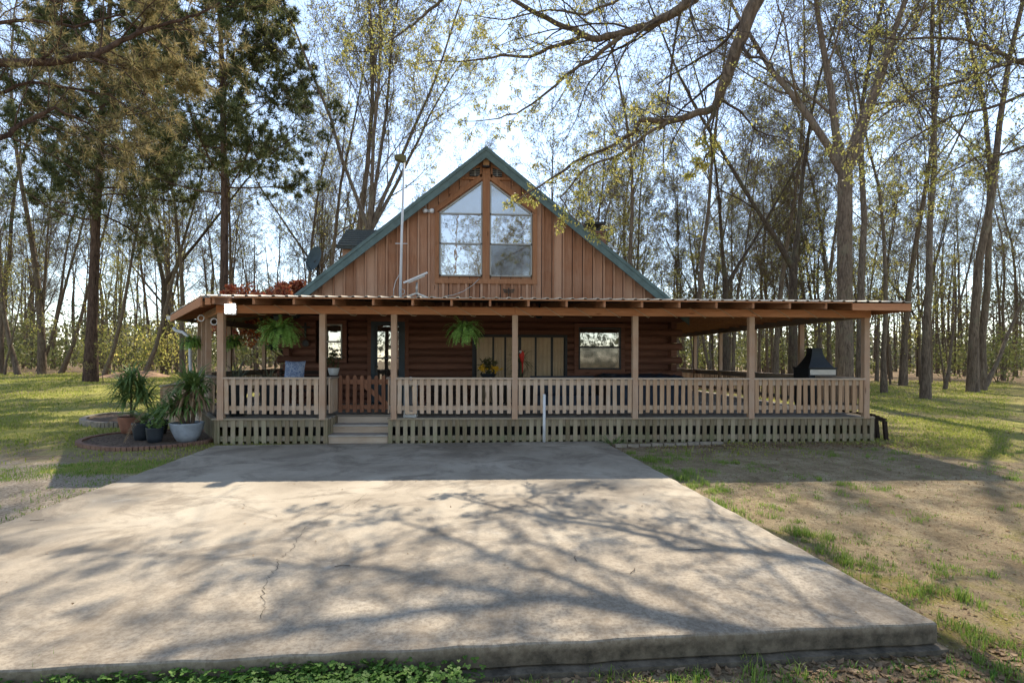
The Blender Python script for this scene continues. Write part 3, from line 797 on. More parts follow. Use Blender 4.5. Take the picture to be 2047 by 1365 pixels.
# beams
mb = MB()
xs = [XF0 - 0.06] + [(a) for a in FRONT[1:-1]] + [XF1 + 0.04]
for a, b in ((xs[0], xs[3]), (xs[3], xs[4]), (xs[4], xs[5]), (xs[5], xs[6])):
    mb.box(a + 0.002, b - 0.002, YF - 0.065, YF + 0.055, 2.502, 2.655)
mb.build('beam', M['beam'], porch)
mb = MB(); mb.box(XF1 - 0.09, XF1 + 0.03, YF + 0.06, 24, 2.502, 2.655); mb.build('beam', M['decky'], porch)
mb = MB(); mb.bar(DG[0] + Vector((0.03, 0.1, 2.578)), DG[1] + Vector((0.03, 0, 2.578)), 0.11, 0.15); mb.build('beam', M['beam'], porch)
mb = MB(); mb.box(-7.06, -6.95, 14.0, 24, 2.502, 2.655); mb.build('beam', M['decky'], porch)
# rafters
KR = (ZW - ZE) / (YW - YE)
def roof_under(y): return ZE - 0.035 + KR * (y - YE)
rx0, rx1 = at_y(504, 600, YE).x, at_y(1728, 610, YE).x
for k in range(-1, 18):
    x = rx0 + (rx1 - rx0) * k / 16.0
    if x > 7.95: continue
    yend = YW - 0.03
    if x > XR: yend = YW - (x - XR) / (XE1 - XR) * (YW - YE) * 0.97
    if x < XL: yend = YE + 1.4
    mb = MB(); w = 0.04; y0 = YE + 0.06
    mb.hexa([(x - w / 2, y0, roof_under(y0) - 0.115), (x + w / 2, y0, roof_under(y0) - 0.115), (x + w / 2, yend, roof_under(yend) - 0.13), (x - w / 2, yend, roof_under(yend) - 0.13),
             (x - w / 2, y0, roof_under(y0)), (x + w / 2, y0, roof_under(y0)), (x + w / 2, yend, roof_under(yend)), (x - w / 2, yend, roof_under(yend))])
    mb.build('rafter', M['rafter'], porch)
mb = MB(); mb.bar((XE0 + 0.15, YE + 0.1, roof_under(YE + 0.1) - 0.05), (XL, YW, ZW - 0.1), 0.05, 0.13); mb.build('hip_rafter', M['rafter'], porch)
mb = MB(); mb.bar((XE1 - 0.1, YE + 0.1, roof_under(YE + 0.1) - 0.05), (XR, YW, ZW - 0.1), 0.05, 0.13); mb.build('hip_rafter', M['rafter'], porch)
ETIP = Vector((-8.05, 14.62, ZE - 0.03))
mb = MB()                                             # side rafters east and west
y = 11.4
while y < 24:
    yw = max(y, YW) if y > YW else YW - (YW - y) * 0.0
    x0 = XR if y > YW else XE1 - (XE1 - XR) * (y - YE) / (YW - YE)
    z0 = ZW - 0.11 if y > YW else ZE + (ZW - ZE) * (y - YE) / (YW - YE) - 0.11
    mb = MB(); mb.bar((x0, y, z0), (XE1 - 0.1, y, ZE - 0.11), 0.04, 0.13); mb.build('side_rafter', M['rafter'], porch); y += 0.72
for k in range(1, 9):
    f = k / 8.5
    e = Vector((XE0, YE + 0.08, ZE - 0.1)).lerp(ETIP + Vector((0, 0, -0.07)), f)
    w_ = Vector((XL, YW, ZW - 0.1)).lerp(Vector((XL, YW + 3.2, ZW - 0.1)), max(0, f - 0.1))
    mb = MB(); mb.bar(e, w_, 0.04, 0.12); mb.build('side_rafter', M['rafter'], porch)
mb = MB()
for q in range(4):                                     # purlins under the tin
    y = YE + 0.7 + q * 0.95
    xl = XE0 - (XE0 - XL) * 0 ; xr = XE1 - (XE1 - XR) * (y - YE) / (YW - YE)
    mb.box(XL + 0.05, xr, y, y + 0.085, roof_under(y) - 0.002, roof_under(y) + 0.022)
mb.build('purlin', M['darkwood'], porch)  # dark wood chosen to paint in the shade of the rafter bays
mb = MB(); mb.bar((XE0 - 0.02, YE + 0.06, ZE - 0.1), ETIP + Vector((0, 0.02, -0.08)), 0.03, 0.16); mb.build('fascia', M['beam'], porch); mb = MB(); mb.bar((XE1 - 0.01, YE + 0.06, ZE - 0.1), (XE1 - 0.01, 24, ZE - 0.1), 0.035, 0.15)
mb.build('fascia', M['beam'], porch); mb = MB(); mb.bar((7.0, YE + 0.035, ZE - 0.10), (XE1 - 0.04, YE + 0.035, ZE - 0.10), 0.03, 0.13)
mb.build('fascia', M['beam'], porch); mb = MB(); mb.box(XE0 + 0.05, XE0 + 0.14, YE + 0.04, YE + 0.08, ZE - 0.16, ZE - 0.04)
mb.build('fascia', M['beam'], porch)
mb = MB(); mb.box(XE0 + 0.15, 7.0, YE + 0.02, YE + 0.05, ZE - 0.036, ZE - 0.016); mb.build('eave_batten', M['beam'], porch)

# tin roof: ribbed sheets
def tin(front):
    mb = MB(); mb.sm = False
    return mb
mb = MB()
pitch = 0.235; x = XE0
def front_top(x):
    if x > XR: return YW - (x - XR) / (XE1 - XR) * (YW - YE)
    if x < XL: return YE + 0.4
    return YW
prof = []
while x < XE1:
    for dx, dz in ((0.0, 0.0), (0.05, 0.0), (0.068, 0.020), (0.102, 0.020), (0.12, 0.0), (0.17, 0.0)):
        if x + dx < XE1: prof.append((x + dx, dz))
    x += pitch
prof.append((XE1, 0.0))
for i in range(len(prof) - 1):
    (a, za), (b, zb_) = prof[i], prof[i + 1]
    ta, tb = max(YE + 0.01, front_top(a)), max(YE + 0.01, front_top(b))
    za2, zb2 = ZE + KR * (ta - YE) + za, ZE + KR * (tb - YE) + zb_
    q = [(a, YE, ZE + za), (b, YE, ZE + zb_), (b, tb, zb2), (a, ta, za2)]
    mb.hexa([Vector(p) + Vector((0, 0, -0.014)) for p in q] + q)
mb.m = [1 if i % 6 == 0 else 0 for i in range(len(mb.f))]; mb.build('tin_roof', [M['tin'], M['tin_under_shade']], porch)
mb = MB()
def sheet(pts, nrib):
    a, b, c, d = [Vector(p) for p in pts]             # eave a-b, top d-c
    for k in range(nrib):
        f0, f1 = k / nrib, (k + 1) / nrib
        for g0, g1, h0, h1 in ((0, .55, 0, 0), (.55, .65, 0, .02), (.65, .85, .02, .02), (.85, 1, .02, 0)):
            s0, s1 = f0 + (f1 - f0) * g0, f0 + (f1 - f0) * g1
            q = [a.lerp(b, s0) + Vector((0, 0, h0)), a.lerp(b, s1) + Vector((0, 0, h1)), d.lerp(c, s1) + Vector((0, 0, h1)), d.lerp(c, s0) + Vector((0, 0, h0))]
            mb.hexa([p + Vector((0, 0, -0.012)) for p in q] + q)
sheet([(XE1, YE, ZE), (XE1, 24.2, ZE), (XR, 24.2, ZW), (XR, YW, ZW)], 60); mb.m = [1 if i % 6 == 0 else 0 for i in range(len(mb.f))]; mb.build('tin_roof', [M['tin'], M['tin_under_shade']], porch); mb = MB()
sheet([(ETIP.x, ETIP.y, ZE), (XE0, YE, ZE), (XL, YW, ZW), (XL, YW + 3.2, ZW)], 22)
sheet([(ETIP.x, 24.2, ZE), (ETIP.x, ETIP.y, ZE), (XL, YW + 3.2, ZW), (XL, 24.2, ZW)], 40)
mb.m = [1 if i % 6 == 0 else 0 for i in range(len(mb.f))]; mb.build('tin_roof', [M['tin'], M['tin_under_shade']], porch)

# railings
RT = 1.265
def railing(p, q, inset=0.06, seed=0, solid=False, simple=False):
    p, q = Vector(p), Vector(q); d = q - p; L = d.length; d.normalize(); nrm = Vector((d.y, -d.x, 0))
    xax = abs(d.x) > 0.7
    mb = MB(); mb.bar(p + Vector((0, 0, RT - 0.018)), q + Vector((0, 0, RT - 0.018)), 0.145, 0.036)
    top = mb.build('railing', M['railx'] if xax else M['decky'], porch)
    mb = MB()
    mb.bar(p + Vector((0, 0, 1.165)), q + Vector((0, 0, 1.165)), 0.036, 0.10); mb.build('cross_rail', M['railx'] if xax else M['decky'], top); mb = MB()
    mb.bar(p + Vector((0, 0, 0.665)), q + Vector((0, 0, 0.665)), 0.036, 0.09)
    mb.build('cross_rail', M['railx'] if xax else M['decky'], top)
    n = max(2, round((L - 2 * inset) / 0.1445)); 
    if simple:
        mb = MB()
    for k in range(n + 1):
        c = p + d * (inset + (L - 2 * inset) * k / n + R.gauss(0, 0.004)) + nrm * (0.031 + R.gauss(0, 0.002))
        if not simple: mb = MB()
        mb.bar((c.x, c.y, 0.555 + R.gauss(0, 0.006)), (c.x + d.x * R.gauss(0, 0.007), c.y + d.y * R.gauss(0, 0.007), 1.245), 0.078 + R.gauss(0, 0.003), 0.024, nrm)
        if not simple: mb.build('baluster', M['rail'], top)
    if simple: mb.build('balusters', M['rail'], top)['kind'] = 'stuff'
for a, b in ((0, 1), (2, 3), (3, 4), (4, 5), (5, 6)):
    railing((FRONT[a] + 0.04, YF - 0.0, 0), (FRONT[b] - 0.04, YF - 0.0, 0), 0.075)
railing(DG[0] + dd * DL * 0.5, DG[0] + dd * 0.05 * DL, 0.05)
railing((GX0, YF + 0.05, 0), (GX0, GY, 0), 0.05)
railing((GX1, GY, 0), (GX1, YF + 0.06, 0), 0.05)
mb = MB()
def low_rail(name, p, q):
    p, q = Vector(p), Vector(q); d = (q - p); L = d.length; d.normalize()
    mb = MB(); mb.bar(p + Vector((0, 0, RT - 0.018)), q + Vector((0, 0, RT - 0.018)), 0.145, 0.036)
    top = mb.build('railing', M['decky'], porch)
    mb = MB()
    nrm = Vector((d.y, -d.x, 0))
    mb.bar(p + Vector((0, 0, 1.165)), q + Vector((0, 0, 1.165)), 0.036, 0.10); mb.build('cross_rail', M['decky'], top); mb = MB(); mb.bar(p + Vector((0, 0, 0.665)), q + Vector((0, 0, 0.665)), 0.036, 0.09)
    mb.build('cross_rail', M['decky'], top)
    mb = MB(); n = round(L / 0.145)
    for k in range(n + 1):
        c = p + d * (L * k / n) + nrm * 0.031
        mb.bar((c.x, c.y, 0.555), (c.x, c.y, 1.245), 0.078, 0.024, nrm)
    mb.build('baluster_row', M['rail'], top)
low_rail('e', (XF1, YF + 0.1, 0), (XF1, 24, 0)); low_rail('w', (-7.03, 24, 0), (-7.03, 14.05, 0)); low_rail('w', DG[1], DG[0] + dd * DL * 0.76)
# gate of round-topped slats
gx0, gx1 = GX0 + 0.05, GX1 - 0.04
mb = MB(); n = 8
for k in range(n):
    x = gx0 + 0.045 + (gx1 - gx0 - 0.09) * k / (n - 1)
    pts = [(x - 0.038, 0.52), (x + 0.038, 0.52), (x + 0.038, 1.245)] + [(x + 0.038 * cos(a), 1.245 + 0.038 * sin(a)) for a in (pi / 6, pi / 3, pi / 2, 2 * pi / 3, 5 * pi / 6)] + [(x - 0.038, 1.245)]
    mb.prism([(a, GY - 0.02, b) for a, b in pts], (0, 0.02, 0))
g = mb.build('gate', M['gate'], porch)
mb = MB(); mb.box(gx0, gx1, GY + 0.002, GY + 0.035, 1.10, 1.20); mb.box(gx0, gx1, GY + 0.002, GY + 0.035, 0.58, 0.67)
mb.bar((gx0 + 0.5, GY + 0.018, 1.10), (gx1 - 0.1, GY + 0.018, 0.66), 0.03, 0.09, (0, 0, 1)); mb.build('gate_brace', M['gate'], g)
# ramp with a boarded side wall at the west end
A = at_y(411, 757, 12.9); B = at_y(324, 772, 13.9)
mb = MB(); n = 17
for k in range(n):
    p = A.lerp(B, k / (n - 1)); zt = p.z - 0.03
    mb.obox((p.x, p.y, (zt - 0.05) / 2), 0.135, 0.022, zt + 0.05, math.atan2(B.y - A.y, B.x - A.x))
rp = mb.build('ramp_side', M['rail'], porch)
mb = MB(); mb.bar(A, B, 0.14, 0.04); mb.build('handrail', M['decky'], rp)
mb = MB(); q0, q1 = Vector((A.x, A.y + 0.05, DECK - 0.02)), Vector((B.x, B.y + 0.05, 0.1))
off = Vector((0.3, 1.1, 0)); mb.poly([q0, q1, q1 + off, q0 + off]); mb.build('ramp_deck', M['deck'], porch)
# downspout
pts = [at_y(347, 655, 14.4), at_y(352, 661, 14.4), at_y(366, 664, 14.2), at_y(376, 672, 14.1), at_y(380, 685, 14.1), at_y(381, 745, 14.1), at_y(382, 815, 14.1)]
mb = MB(); mb.tube(pts, 0.042, 8); mb.build('downspout', M['white_paint'], porch)
mb = MB(); mb.bar(ETIP + Vector((-0.05, 0, -0.06)), Vector((ETIP.x - 0.05, 24, ETIP.z - 0.06)), 0.1, 0.1); mb.build('gutter', M['grey_metal'], porch)
# ------------------------------------------------------------------ things on and around the porch
def fern(name, label, c, size, n, seed, cat='hanging fern', group=None, mat='fern'):
    r = random.Random(seed)
    t = thing(name, label, cat, c, group)
    c = Vector(c)
    mb = MB()
    for k in range(n):
        az = r.uniform(0, 2 * pi); el = r.uniform(-0.15, 1.35); L = size * r.uniform(0.65, 1.1)
        d = Vector((cos(az) * cos(el), sin(az) * cos(el), sin(el)))
        p = c + Vector((cos(az) * 0.06, sin(az) * 0.06, 0.0)); seg = 11; st = L / seg
        pts = []
        for i in range(seg + 1):
            pts.append(p.copy()); d.z -= 0.19 + 0.05 * i / seg; d.normalize(); p = p + d * st
        for i in range(1, seg):
            a = pts[i]; dr = (pts[i + 1] - pts[i - 1]).normalized(); s = dr.cross(Vector((0, 0, 1)))
            if s.length < 0.05: s = Vector((cos(az + 1.57), sin(az + 1.57), 0))
            s.normalize(); w = 0.042 * (1 - 0.75 * abs(i / seg - 0.35)) * size / 0.42
            for sg in (-1, 1):
                tip = a + s * sg * w + dr * st * 0.7 + Vector((0, 0, r.uniform(-0.012, 0.008)))
                mb.poly([a - dr * 0.012, tip, a + dr * 0.018])
        for i in range(seg):
            mb.poly([pts[i], pts[i] + Vector((0.004, 0.004, 0.002)), pts[i + 1]])
    mb.build('fronds', M[mat], t)
    return t

def hang(t, c, top, br=0.13):
    c = Vector(c); mb = MB()
    mb.lathe(c, [(0.0, -0.14), (br * 0.6, -0.14), (br, 0.0), (br * 1.04, 0.012), (br * 0.95, 0.012), (br * 0.9, -0.01), (0, -0.01)], 16)
    mb.build('basket', M['pot_dark'], t)
    mb = MB()
    for k in range(3):
        a = 2 * pi * k / 3
        mb.tube([c + Vector((br * cos(a), br * sin(a), 0)), (c.x, c.y, top)], 0.004, 4)
    mb.build('hanger', M['dark'], t)
c = at_y(560, 660, 11.0); hang(fern('hanging_fern', 'largest bright green fern hanging under the beam beside the lit floodlight', c, 0.50, 170, 1, group='ferns hanging round the porch'), c, 2.50)
c = at_y(928, 660, 11.0); hang(fern('hanging_fern', 'green fern hanging alone in front of the log wall beside the tan blinds', c, 0.45, 140, 2, group='ferns hanging round the porch'), c, 2.50)
c = at_y(468, 682, 14.2); hang(fern('hanging_fern', 'small dark fern hanging deeper in, between the corner post and the red tree', c, 0.38, 90, 3, group='ferns hanging round the porch'), c, 2.62)
c = at_y(384, 682, 13.3); hang(fern('hanging_fern', 'dark drooping fern hanging outside the porch beside the white downspout', c, 0.33, 100, 4, group='ferns hanging round the porch'), c, 2.55)
c = at_y(545, 690, 16.5); hang(fern('hanging_fern', 'small shaded fern hanging behind the largest fern at the log corner', c, 0.33, 45, 5, group='ferns hanging round the porch'), c, 2.62)

# floodlight, twin lamps
c = at_y(460, 617, YF - 0.12)
t = thing('flood_light', 'square white floodlight glowing brightly on the porch corner', 'floodlight', c)
mb = MB(); mb.box(c.x - 0.11, c.x + 0.11, c.y, c.y + 0.04, c.z - 0.11, c.z + 0.10); mb.box(c.x - 0.03, c.x + 0.03, c.y + 0.04, YF - 0.066, c.z - 0.05, c.z + 0.05); mb.build('housing', M['white_plastic'], t)
mb = MB()
for k in range(7): mb.box(c.x - 0.095, c.x + 0.095, c.y - 0.006, c.y - 0.001, c.z - 0.075 + k * 0.0235, c.z - 0.055 + k * 0.0235)
mb.build('light_face', M['led'], t)

def twin_lamp(label, c, mat, sc=1.0):
    t = thing('security_light', label, 'security light', c)
    mb = MB(); mb.obox(c + Vector((0, 0.02, 0.0)), 0.07 * sc, 0.05, 0.07 * sc); mb.build('base_plate', M['grey_metal'], t)
    for s in (-1, 1):
        a = c + Vector((s * 0.03 * sc, -0.02, 0.0)); b = c + Vector((s * 0.095 * sc, -0.10 * sc, -0.02 * sc))
        mb = MB(); mb.tube([a, a.lerp(b, 0.3), a.lerp(b, 0.35), b], [0.02 * sc, 0.02 * sc, 0.045 * sc, 0.055 * sc], 10); mb.build('lamp_head', M[mat], t)
twin_lamp('twin headed white security light on the gable siding', at_y(857, 422, YW - 0.05), 'white_plastic', 1.1)
c = at_y(407, 601, 11.1); twin_lamp('grey twin headed security light under the roof at the porch corner', c, 'grey_metal', 1.0)
mb = MB(); mb.tube([at_y(852, 421, YW - 0.02), at_y(851, 405, YW - 0.02), at_y(851, 398, YW - 0.02)], 0.008, 5)
tag(mb.build('lamp_cable', M['white_plastic']), 'short white cable above the gable security light', 'cable')

# rings on the diagonal beam
for (px, py), lab in (((402, 636), 'white ring hung on the outer end of the rope wrapped beam'), ((428, 643), 'white ring hanging below the beam beside the corner post')):
    f = 0.32 if px == 402 else 0.14
    b = DG[0] + dd * DL * f
    c = at_y(px, py, b.y - 0.08)
    mb = MB(); mb.torus(c, 0.062, 0.012, 'y'); tag(mb.build('hanging_ring', M['white_plastic']), lab, 'ring', 'white rings on the porch beam')

# rope light around the front beam and diagonal beam
pts = []; L = XF1 - XF0 - 0.5; turns = 21; N = turns * 20
for i in range(N + 1):
    u = i / 20.0
    a = 2 * pi * (u % 1.0)
    ph = (u % 1.0)
    x = -4.62 + L * i / N * 0.985
    yc, zc = YF - 0.005, 2.578
    hw, hh = 0.068, 0.088
    q = ph * 4
    if q < 2.0: y, z = yc - hw - 0.006 , zc + hh - 2 * hh * (q / 2.0)      # diagonal across the face
    elif q < 2.5: y, z = yc - hw + 2 * hw * (q - 2.0) / 0.5, zc - hh - 0.012
    elif q < 3.5: y, z = yc + hw, zc - hh + 2 * hh * (q - 2.5)
    else: y, z = yc + hw - 2 * hw * (q - 3.5) / 0.5, zc + hh
    pts.append((x, y, z))
mb = MB(); mb.tube(pts, 0.0065, 5)
rl = tag(mb.build('rope_light', M['rope']), 'cream rope light wound around the long front beam', 'rope light')
mb = MB(); pts = []
side = Vector((dd.y, -dd.x, 0))
for i in range(141):
    f = 0.03 + 0.5 * i / 140; a = 2 * pi * i / 14
    pts.append(DG[0] + Vector((0.03, 0.1 * (1 - f), 2.578)) + dd * DL * f + side * 0.075 * cos(a) + Vector((0, 0, 0.092 * sin(a))))
mb.tube(pts, 0.007, 5); tag(mb.build('rope_light', M['rope']), 'tight coil of rope light on the short corner beam', 'rope light')

# antenna mast, panel dish, satellite dish
mb = MB()
b = at_y(800, 588, 13.4); b.z = ZE + KR * (13.4 - YE); tp = at_y(808, 318, 13.4)
t = thing('antenna_mast', 'tall thin white pole with an olive box on top', 'antenna mast', b)
mb.tube([b, at_y(803, 470, 13.4), tp], [0.034, 0.03, 0.024], 8); mb.build('pole', M['white_paint'], t)
c = at_y(801, 318, 13.4)
mb = MB(); mb.prism([(c.x - 0.14, 13.3, c.z + 0.06), (c.x - 0.14, 13.3, c.z - 0.01), (c.x + 0.10, 13.3, c.z - 0.10), (c.x + 0.13, 13.3, c.z + 0.06), (c.x + 0.0, 13.3, c.z + 0.085)], (0, 0.2, 0)); mb.build('antenna_head', M['olive'], t)
c = at_y(802, 487, 13.4); mb = MB(); mb.tube([c + Vector((-0.14, 0, 0)), c + Vector((0.15, 0, 0))], 0.009, 6); mb.build('crossbar', M['white_paint'], t)
mb = MB(); mb.tube([at_y(799, 548, 13.37), at_y(791, 562, 13.3), at_y(787, 578, 13.25), at_y(787, 590, 13.2)], 0.009, 5); mb.torus(at_y(804, 583, 13.3), 0.06, 0.007, 'y'); mb.build('pole_cable', M['wire'], t)

yb = 11.6; zb_ = ZE + KR * (yb - YE)
c = at_y(833, 590, yb); c.z = zb_
t = thing('panel_dish', 'flat white rectangular dish tilted on a low tripod stand', 'satellite dish', c)
mb = MB(); k = Vector((c.x, c.y, zb_ + 0.12))
for q in (Vector((-0.26, -0.02, 0.02)), Vector((0.24, -0.05, 0.02)), Vector((0.0, 0.3, 0.03))): mb.bar(k, c + q, 0.03, 0.03)
mb.tube([k, k + Vector((0, 0, 0.22))], 0.022, 8); mb.build('tripod', M['grey_metal'], t)
ctr = at_y(831, 555, yb)
rt = Matrix.Rotation(math.radians(-24), 3, 'Y') @ Matrix.Rotation(math.radians(9), 3, 'X')
mb = MB(); mb.obox(ctr, 0.53, 0.32, 0.035, 0, rt); mb.obox(ctr + Vector((0.02, 0, -0.03)), 0.36, 0.2, 0.03, 0, rt); mb.build('panel', M['white_paint'], t)
mb = MB(); mb.tube([at_y(958, 557, YW - 0.06), at_y(945, 570, YW - 0.1), at_y(925, 583, YW - 0.15), at_y(905, 590, YW - 0.3), at_y(890, 592, YW - 0.6)], 0.009, 5)
tag(mb.build('gable_cable', M['wire']), 'loose pale cable draped from the gable window sill to the tin roof', 'cable')

yb = 15.2
f = at_y(632, 548, yb); f.z = roof_z(f.x) + 0.0
t = thing('satellite_dish', 'oval dark grey dish on a mast at the left roof edge', 'satellite dish', f)
c = at_y(629, 518, yb)
mb = MB(); nrm = Vector((-0.42, -0.86, 0.30)).normalized(); u = nrm.cross(Vector((0, 0, 1))).normalized(); v = u.cross(nrm)
rings = []
for j in range(7):
    rr = j / 6; rings.append([c + (u * cos(a) * 0.25 + v * sin(a) * 0.37) * rr + nrm * (0.09 * rr * rr - 0.05) for a in [2 * pi * i / 24 for i in range(24)]])
mb.sm = True
k0 = len(mb.v)
for rg in rings: mb.v.extend([tuple(p) for p in rg])
for j in range(6):
    for i in range(24):
        i2 = (i + 1) % 24; mb.face((k0 + j * 24 + i, k0 + j * 24 + i2, k0 + j * 24 + 24 + i2, k0 + j * 24 + 24 + i))
mb.build('reflector', M['dish'], t)
mb = MB(); mb.tube([c - nrm * 0.05, c - nrm * 0.12 + Vector((0.02, 0, -0.08)), Vector((f.x, f.y, f.z + 0.12)), f], 0.03, 8); mb.obox(c - nrm * 0.1 + Vector((0, 0, -0.1)), 0.14, 0.12, 0.16); mb.build('mast', M['dark'], t)
mb = MB(); e = c + nrm * 0.42 + Vector((0, 0, -0.2)); mb.tube([c - v * 0.36 - nrm * 0.02, e], 0.012, 6); mb.tube([e, e - nrm * 0.1 + Vector((0, 0, 0.06))], [0.03, 0.035], 8); mb.build('feed_arm', M['dish'], t)
mb = MB(); mb.tube([Vector((f.x, f.y, f.z + 0.16)), Vector((f.x + 0.5, f.y - 0.2, roof_z(f.x + 0.5) + 0.01))], 0.014, 6); mb.build('brace', M['grey_metal'], t)

# box under the peak, dragonfly
c = at_y(972, 325, YW - 0.05)
t = thing('nest_box', 'small tan arched wooden box fixed under the gable peak', 'nest box', c)
mb = MB(); pts = [(c.x - 0.075, c.z - 0.12), (c.x + 0.075, c.z - 0.12), (c.x + 0.085, c.z + 0.07)] + [(c.x + 0.085 * cos(a), c.z + 0.07 + 0.045 * sin(a)) for a in (0.8, 1.57, 2.3)] + [(c.x - 0.085, c.z + 0.07)]
mb.prism([(x, YW - 0.16, z) for x, z in pts], (0, 0.095, 0)); mb.build('box_body', M['tan_box'], t)
mb = MB(); mb.box(c.x - 0.09, c.x + 0.09, YW - 0.18, YW - 0.065, c.z - 0.15, c.z - 0.122); mb.build('box_floor', M['dark'], t)
c = at_y(1017, 585, YW - 0.06)
mb = MB(); mb.tube([c + Vector((0, 0, 0.12)), c + Vector((0, 0, -0.14))], [0.018, 0.008], 6)
for s in (-1, 1):
    for z, l in ((0.07, 0.15), (0.015, 0.13)):
        mb.prism([(c.x + s * 0.01, c.y, c.z + z), (c.x + s * l, c.y, c.z + z + 0.035), (c.x + s * l, c.y, c.z + z - 0.015), (c.x + s * 0.01, c.y, c.z + z - 0.02)][::s], (0, 0.01, 0))
tag(mb.build('dragonfly_ornament', M['brass']), 'dark metal dragonfly ornament below the gable window', 'wall ornament')

# wall ornaments
c = at_y(610, 658, YW - 0.06)
mb = MB(); mb.box(c.x - 0.022, c.x + 0.022, YW - 0.06, YW - 0.03, c.z - 0.22, c.z + 0.17); mb.box(c.x - 0.12, c.x - 0.024, YW - 0.06, YW - 0.03, c.z + 0.03, c.z + 0.075); mb.box(c.x + 0.024, c.x + 0.12, YW - 0.06, YW - 0.03, c.z + 0.03, c.z + 0.075)
tag(mb.build('wall_cross', M['dark']), 'dark cross hanging on the log wall beside the large fern', 'cross')
c = at_y(611, 686, YW - 0.06)
t = thing('round_plaque', 'dark round plaque with thick rim on the log wall below the cross', 'wall plaque', c)
mb = MB(); mb.torus(c, 0.085, 0.016, 'y', 24); mb.build('rim', M['brass'], t)
mb = MB(); mb.prism([(c.x + 0.08 * cos(a), c.y, c.z + 0.08 * sin(a)) for a in [2 * pi * i / 20 for i in range(20)]], (0, 0.015, 0)); mb.build('plaque_face', M['dark'], t)

# ceiling fans
def fan(label, px, py, y):
    c = at_y(px, py, y)
    t = thing('ceiling_fan', label, 'ceiling fan', c, 'porch ceiling fans')
    mb = MB(); mb.lathe(c, [(0, -0.09), (0.07, -0.08), (0.10, -0.02), (0.09, 0.05), (0.03, 0.07), (0.02, 0.20), (0.0, 0.2)], 14); mb.tube([c + Vector((0, 0, 0.15)), Vector((c.x, c.y, roof_under(y) - 0.01))], 0.02, 8); mb.build('motor', M['dark'], t)
    for k in range(5):
        a = 2 * pi * k / 5 + 0.3; d = Vector((cos(a), sin(a), 0)); s = Vector((-sin(a), cos(a), 0.18))
        mb = MB(); p, q = c + d * 0.12, c + d * 0.62
        mb.prism([p - s * 0.04, q - s * 0.07, q + d * 0.02, q + s * 0.07, p + s * 0.04], (0, 0, 0.008)); mb.build('blade', M['darkwood'], t)
fan('dark ceiling fan above the pillow bench and round plaque', 592, 629, 12.8)
fan('dark ceiling fan above the tan blinds at mid porch', 1078, 629, 12.8)

# bench with blue cushion, planters, sofa forms behind the railing
t = thing('porch_bench', 'dark slatted wooden bench behind the west railing', 'bench', (-4.3, 13.4, DECK))
mb = MB(); mb.box(-4.95, -3.75, 13.15, 13.65, 0.84, 0.88); mb.build('seat', M['darkwood'], t)
mb = MB()
for z in (1.0, 1.12, 1.24): mb.box(-4.95, -3.75, 13.66, 13.69, z, z + 0.09)
mb.build('backrest', M['darkwood'], t)
for x in (-4.93, -3.80):
    for y in (13.2, 13.62): 
        mb = MB(); mb.box(x, x + 0.05, y, y + 0.05, DECK, 0.838 if y < 13.5 else 1.36); mb.build('leg', M['darkwood'], t)
tt = NT('blue_patterned_fabric', 0.9, 0.1); vv = tt.coord()
tt.color(tt.ramp(tt.voro(vv, 14), [(0.15, (0.05, 0.09, 0.22)), (0.3, (0.40, 0.46, 0.58)), (0.42, (0.10, 0.16, 0.33)), (0.6, (0.36, 0.42, 0.55))])); M['cushion'] = tt.m
c = at_y(589, 741, 12.9); mb = MB(); mb.sm = True
n = 10; k0 = len(mb.v)
for sg in (-1, 1):
    for j in range(n + 1):
        for i in range(n + 1):
            u, v = 2 * i / n - 1, 2 * j / n - 1
            th = 0.085 * max(0, (1 - u ** 4) * (1 - v ** 4)) ** 0.5
            x, z = u * 0.235 * (1 - 0.07 * (1 - v * v)), v * 0.225 * (1 - 0.07 * (1 - u * u))
            mb.v.append((c.x + x, c.y + sg * th + 0.25 * z, c.z + z))
for s in range(2):
    for j in range(n):
        for i in range(n):
            a = k0 + s * (n + 1) ** 2 + j * (n + 1) + i
            q = (a, a + 1, a + n + 2, a + n + 1); mb.face(q if s == 0 else q[::-1])
tag(mb.build('cushion', M['cushion']), 'blue and white patterned cushion standing on the porch bench', 'cushion')

def strap_plant(mb, c, n, L, w, r, el=(0.3, 1.4), droop=0.16, seg=7, spread=0.03, stem=0.0):
    c = Vector(c)
    for k in range(n):
        az = r.uniform(0, 2 * pi); e = r.uniform(*el); l = L * r.uniform(0.65, 1.1)
        d = Vector((cos(az) * cos(e), sin(az) * cos(e), sin(e)))
        p = c + Vector((cos(az) * spread, sin(az) * spread, stem * r.random())); pts = []
        for i in range(seg + 1):
            pts.append(p.copy()); d.z -= droop * (0.5 + i / seg); d.normalize(); p = p + d * l / seg
        s = Vector((-sin(az), cos(az), 0))
        prev = None
        for i in range(seg + 1):
            f = i / seg; ww = w * (0.55 + 0.9 * f) * (1 if f < 0.5 else 1) * max(0.0, 1 - f ** 2.2) * 0.9
            a, b = pts[i] - s * ww, pts[i] + s * ww
            m = pts[i] + Vector((0, 0, -ww * 0.35))
            if prev:
                if i == seg: mb.poly([prev[0], prev[2], pts[i]]); mb.poly([prev[2], prev[1], pts[i]])
                else: mb.poly([prev[0], prev[2], m, a]); mb.poly([prev[2], prev[1], b, m])
            prev = (a, b, m)

def pot(mb, c, r0, r1, h, n=20):
    mb.lathe(c, [(0, 0), (r0, 0), (r0 + (r1 - r0) * 0.45, h * 0.3), (r0 + (r1 - r0) * 0.85, h * 0.65), (r1, h * 0.93), (r1 * 1.03, h), (r1 * 0.94, h), (r1 * 0.9, h * 0.9), (0, h * 0.88)], n)

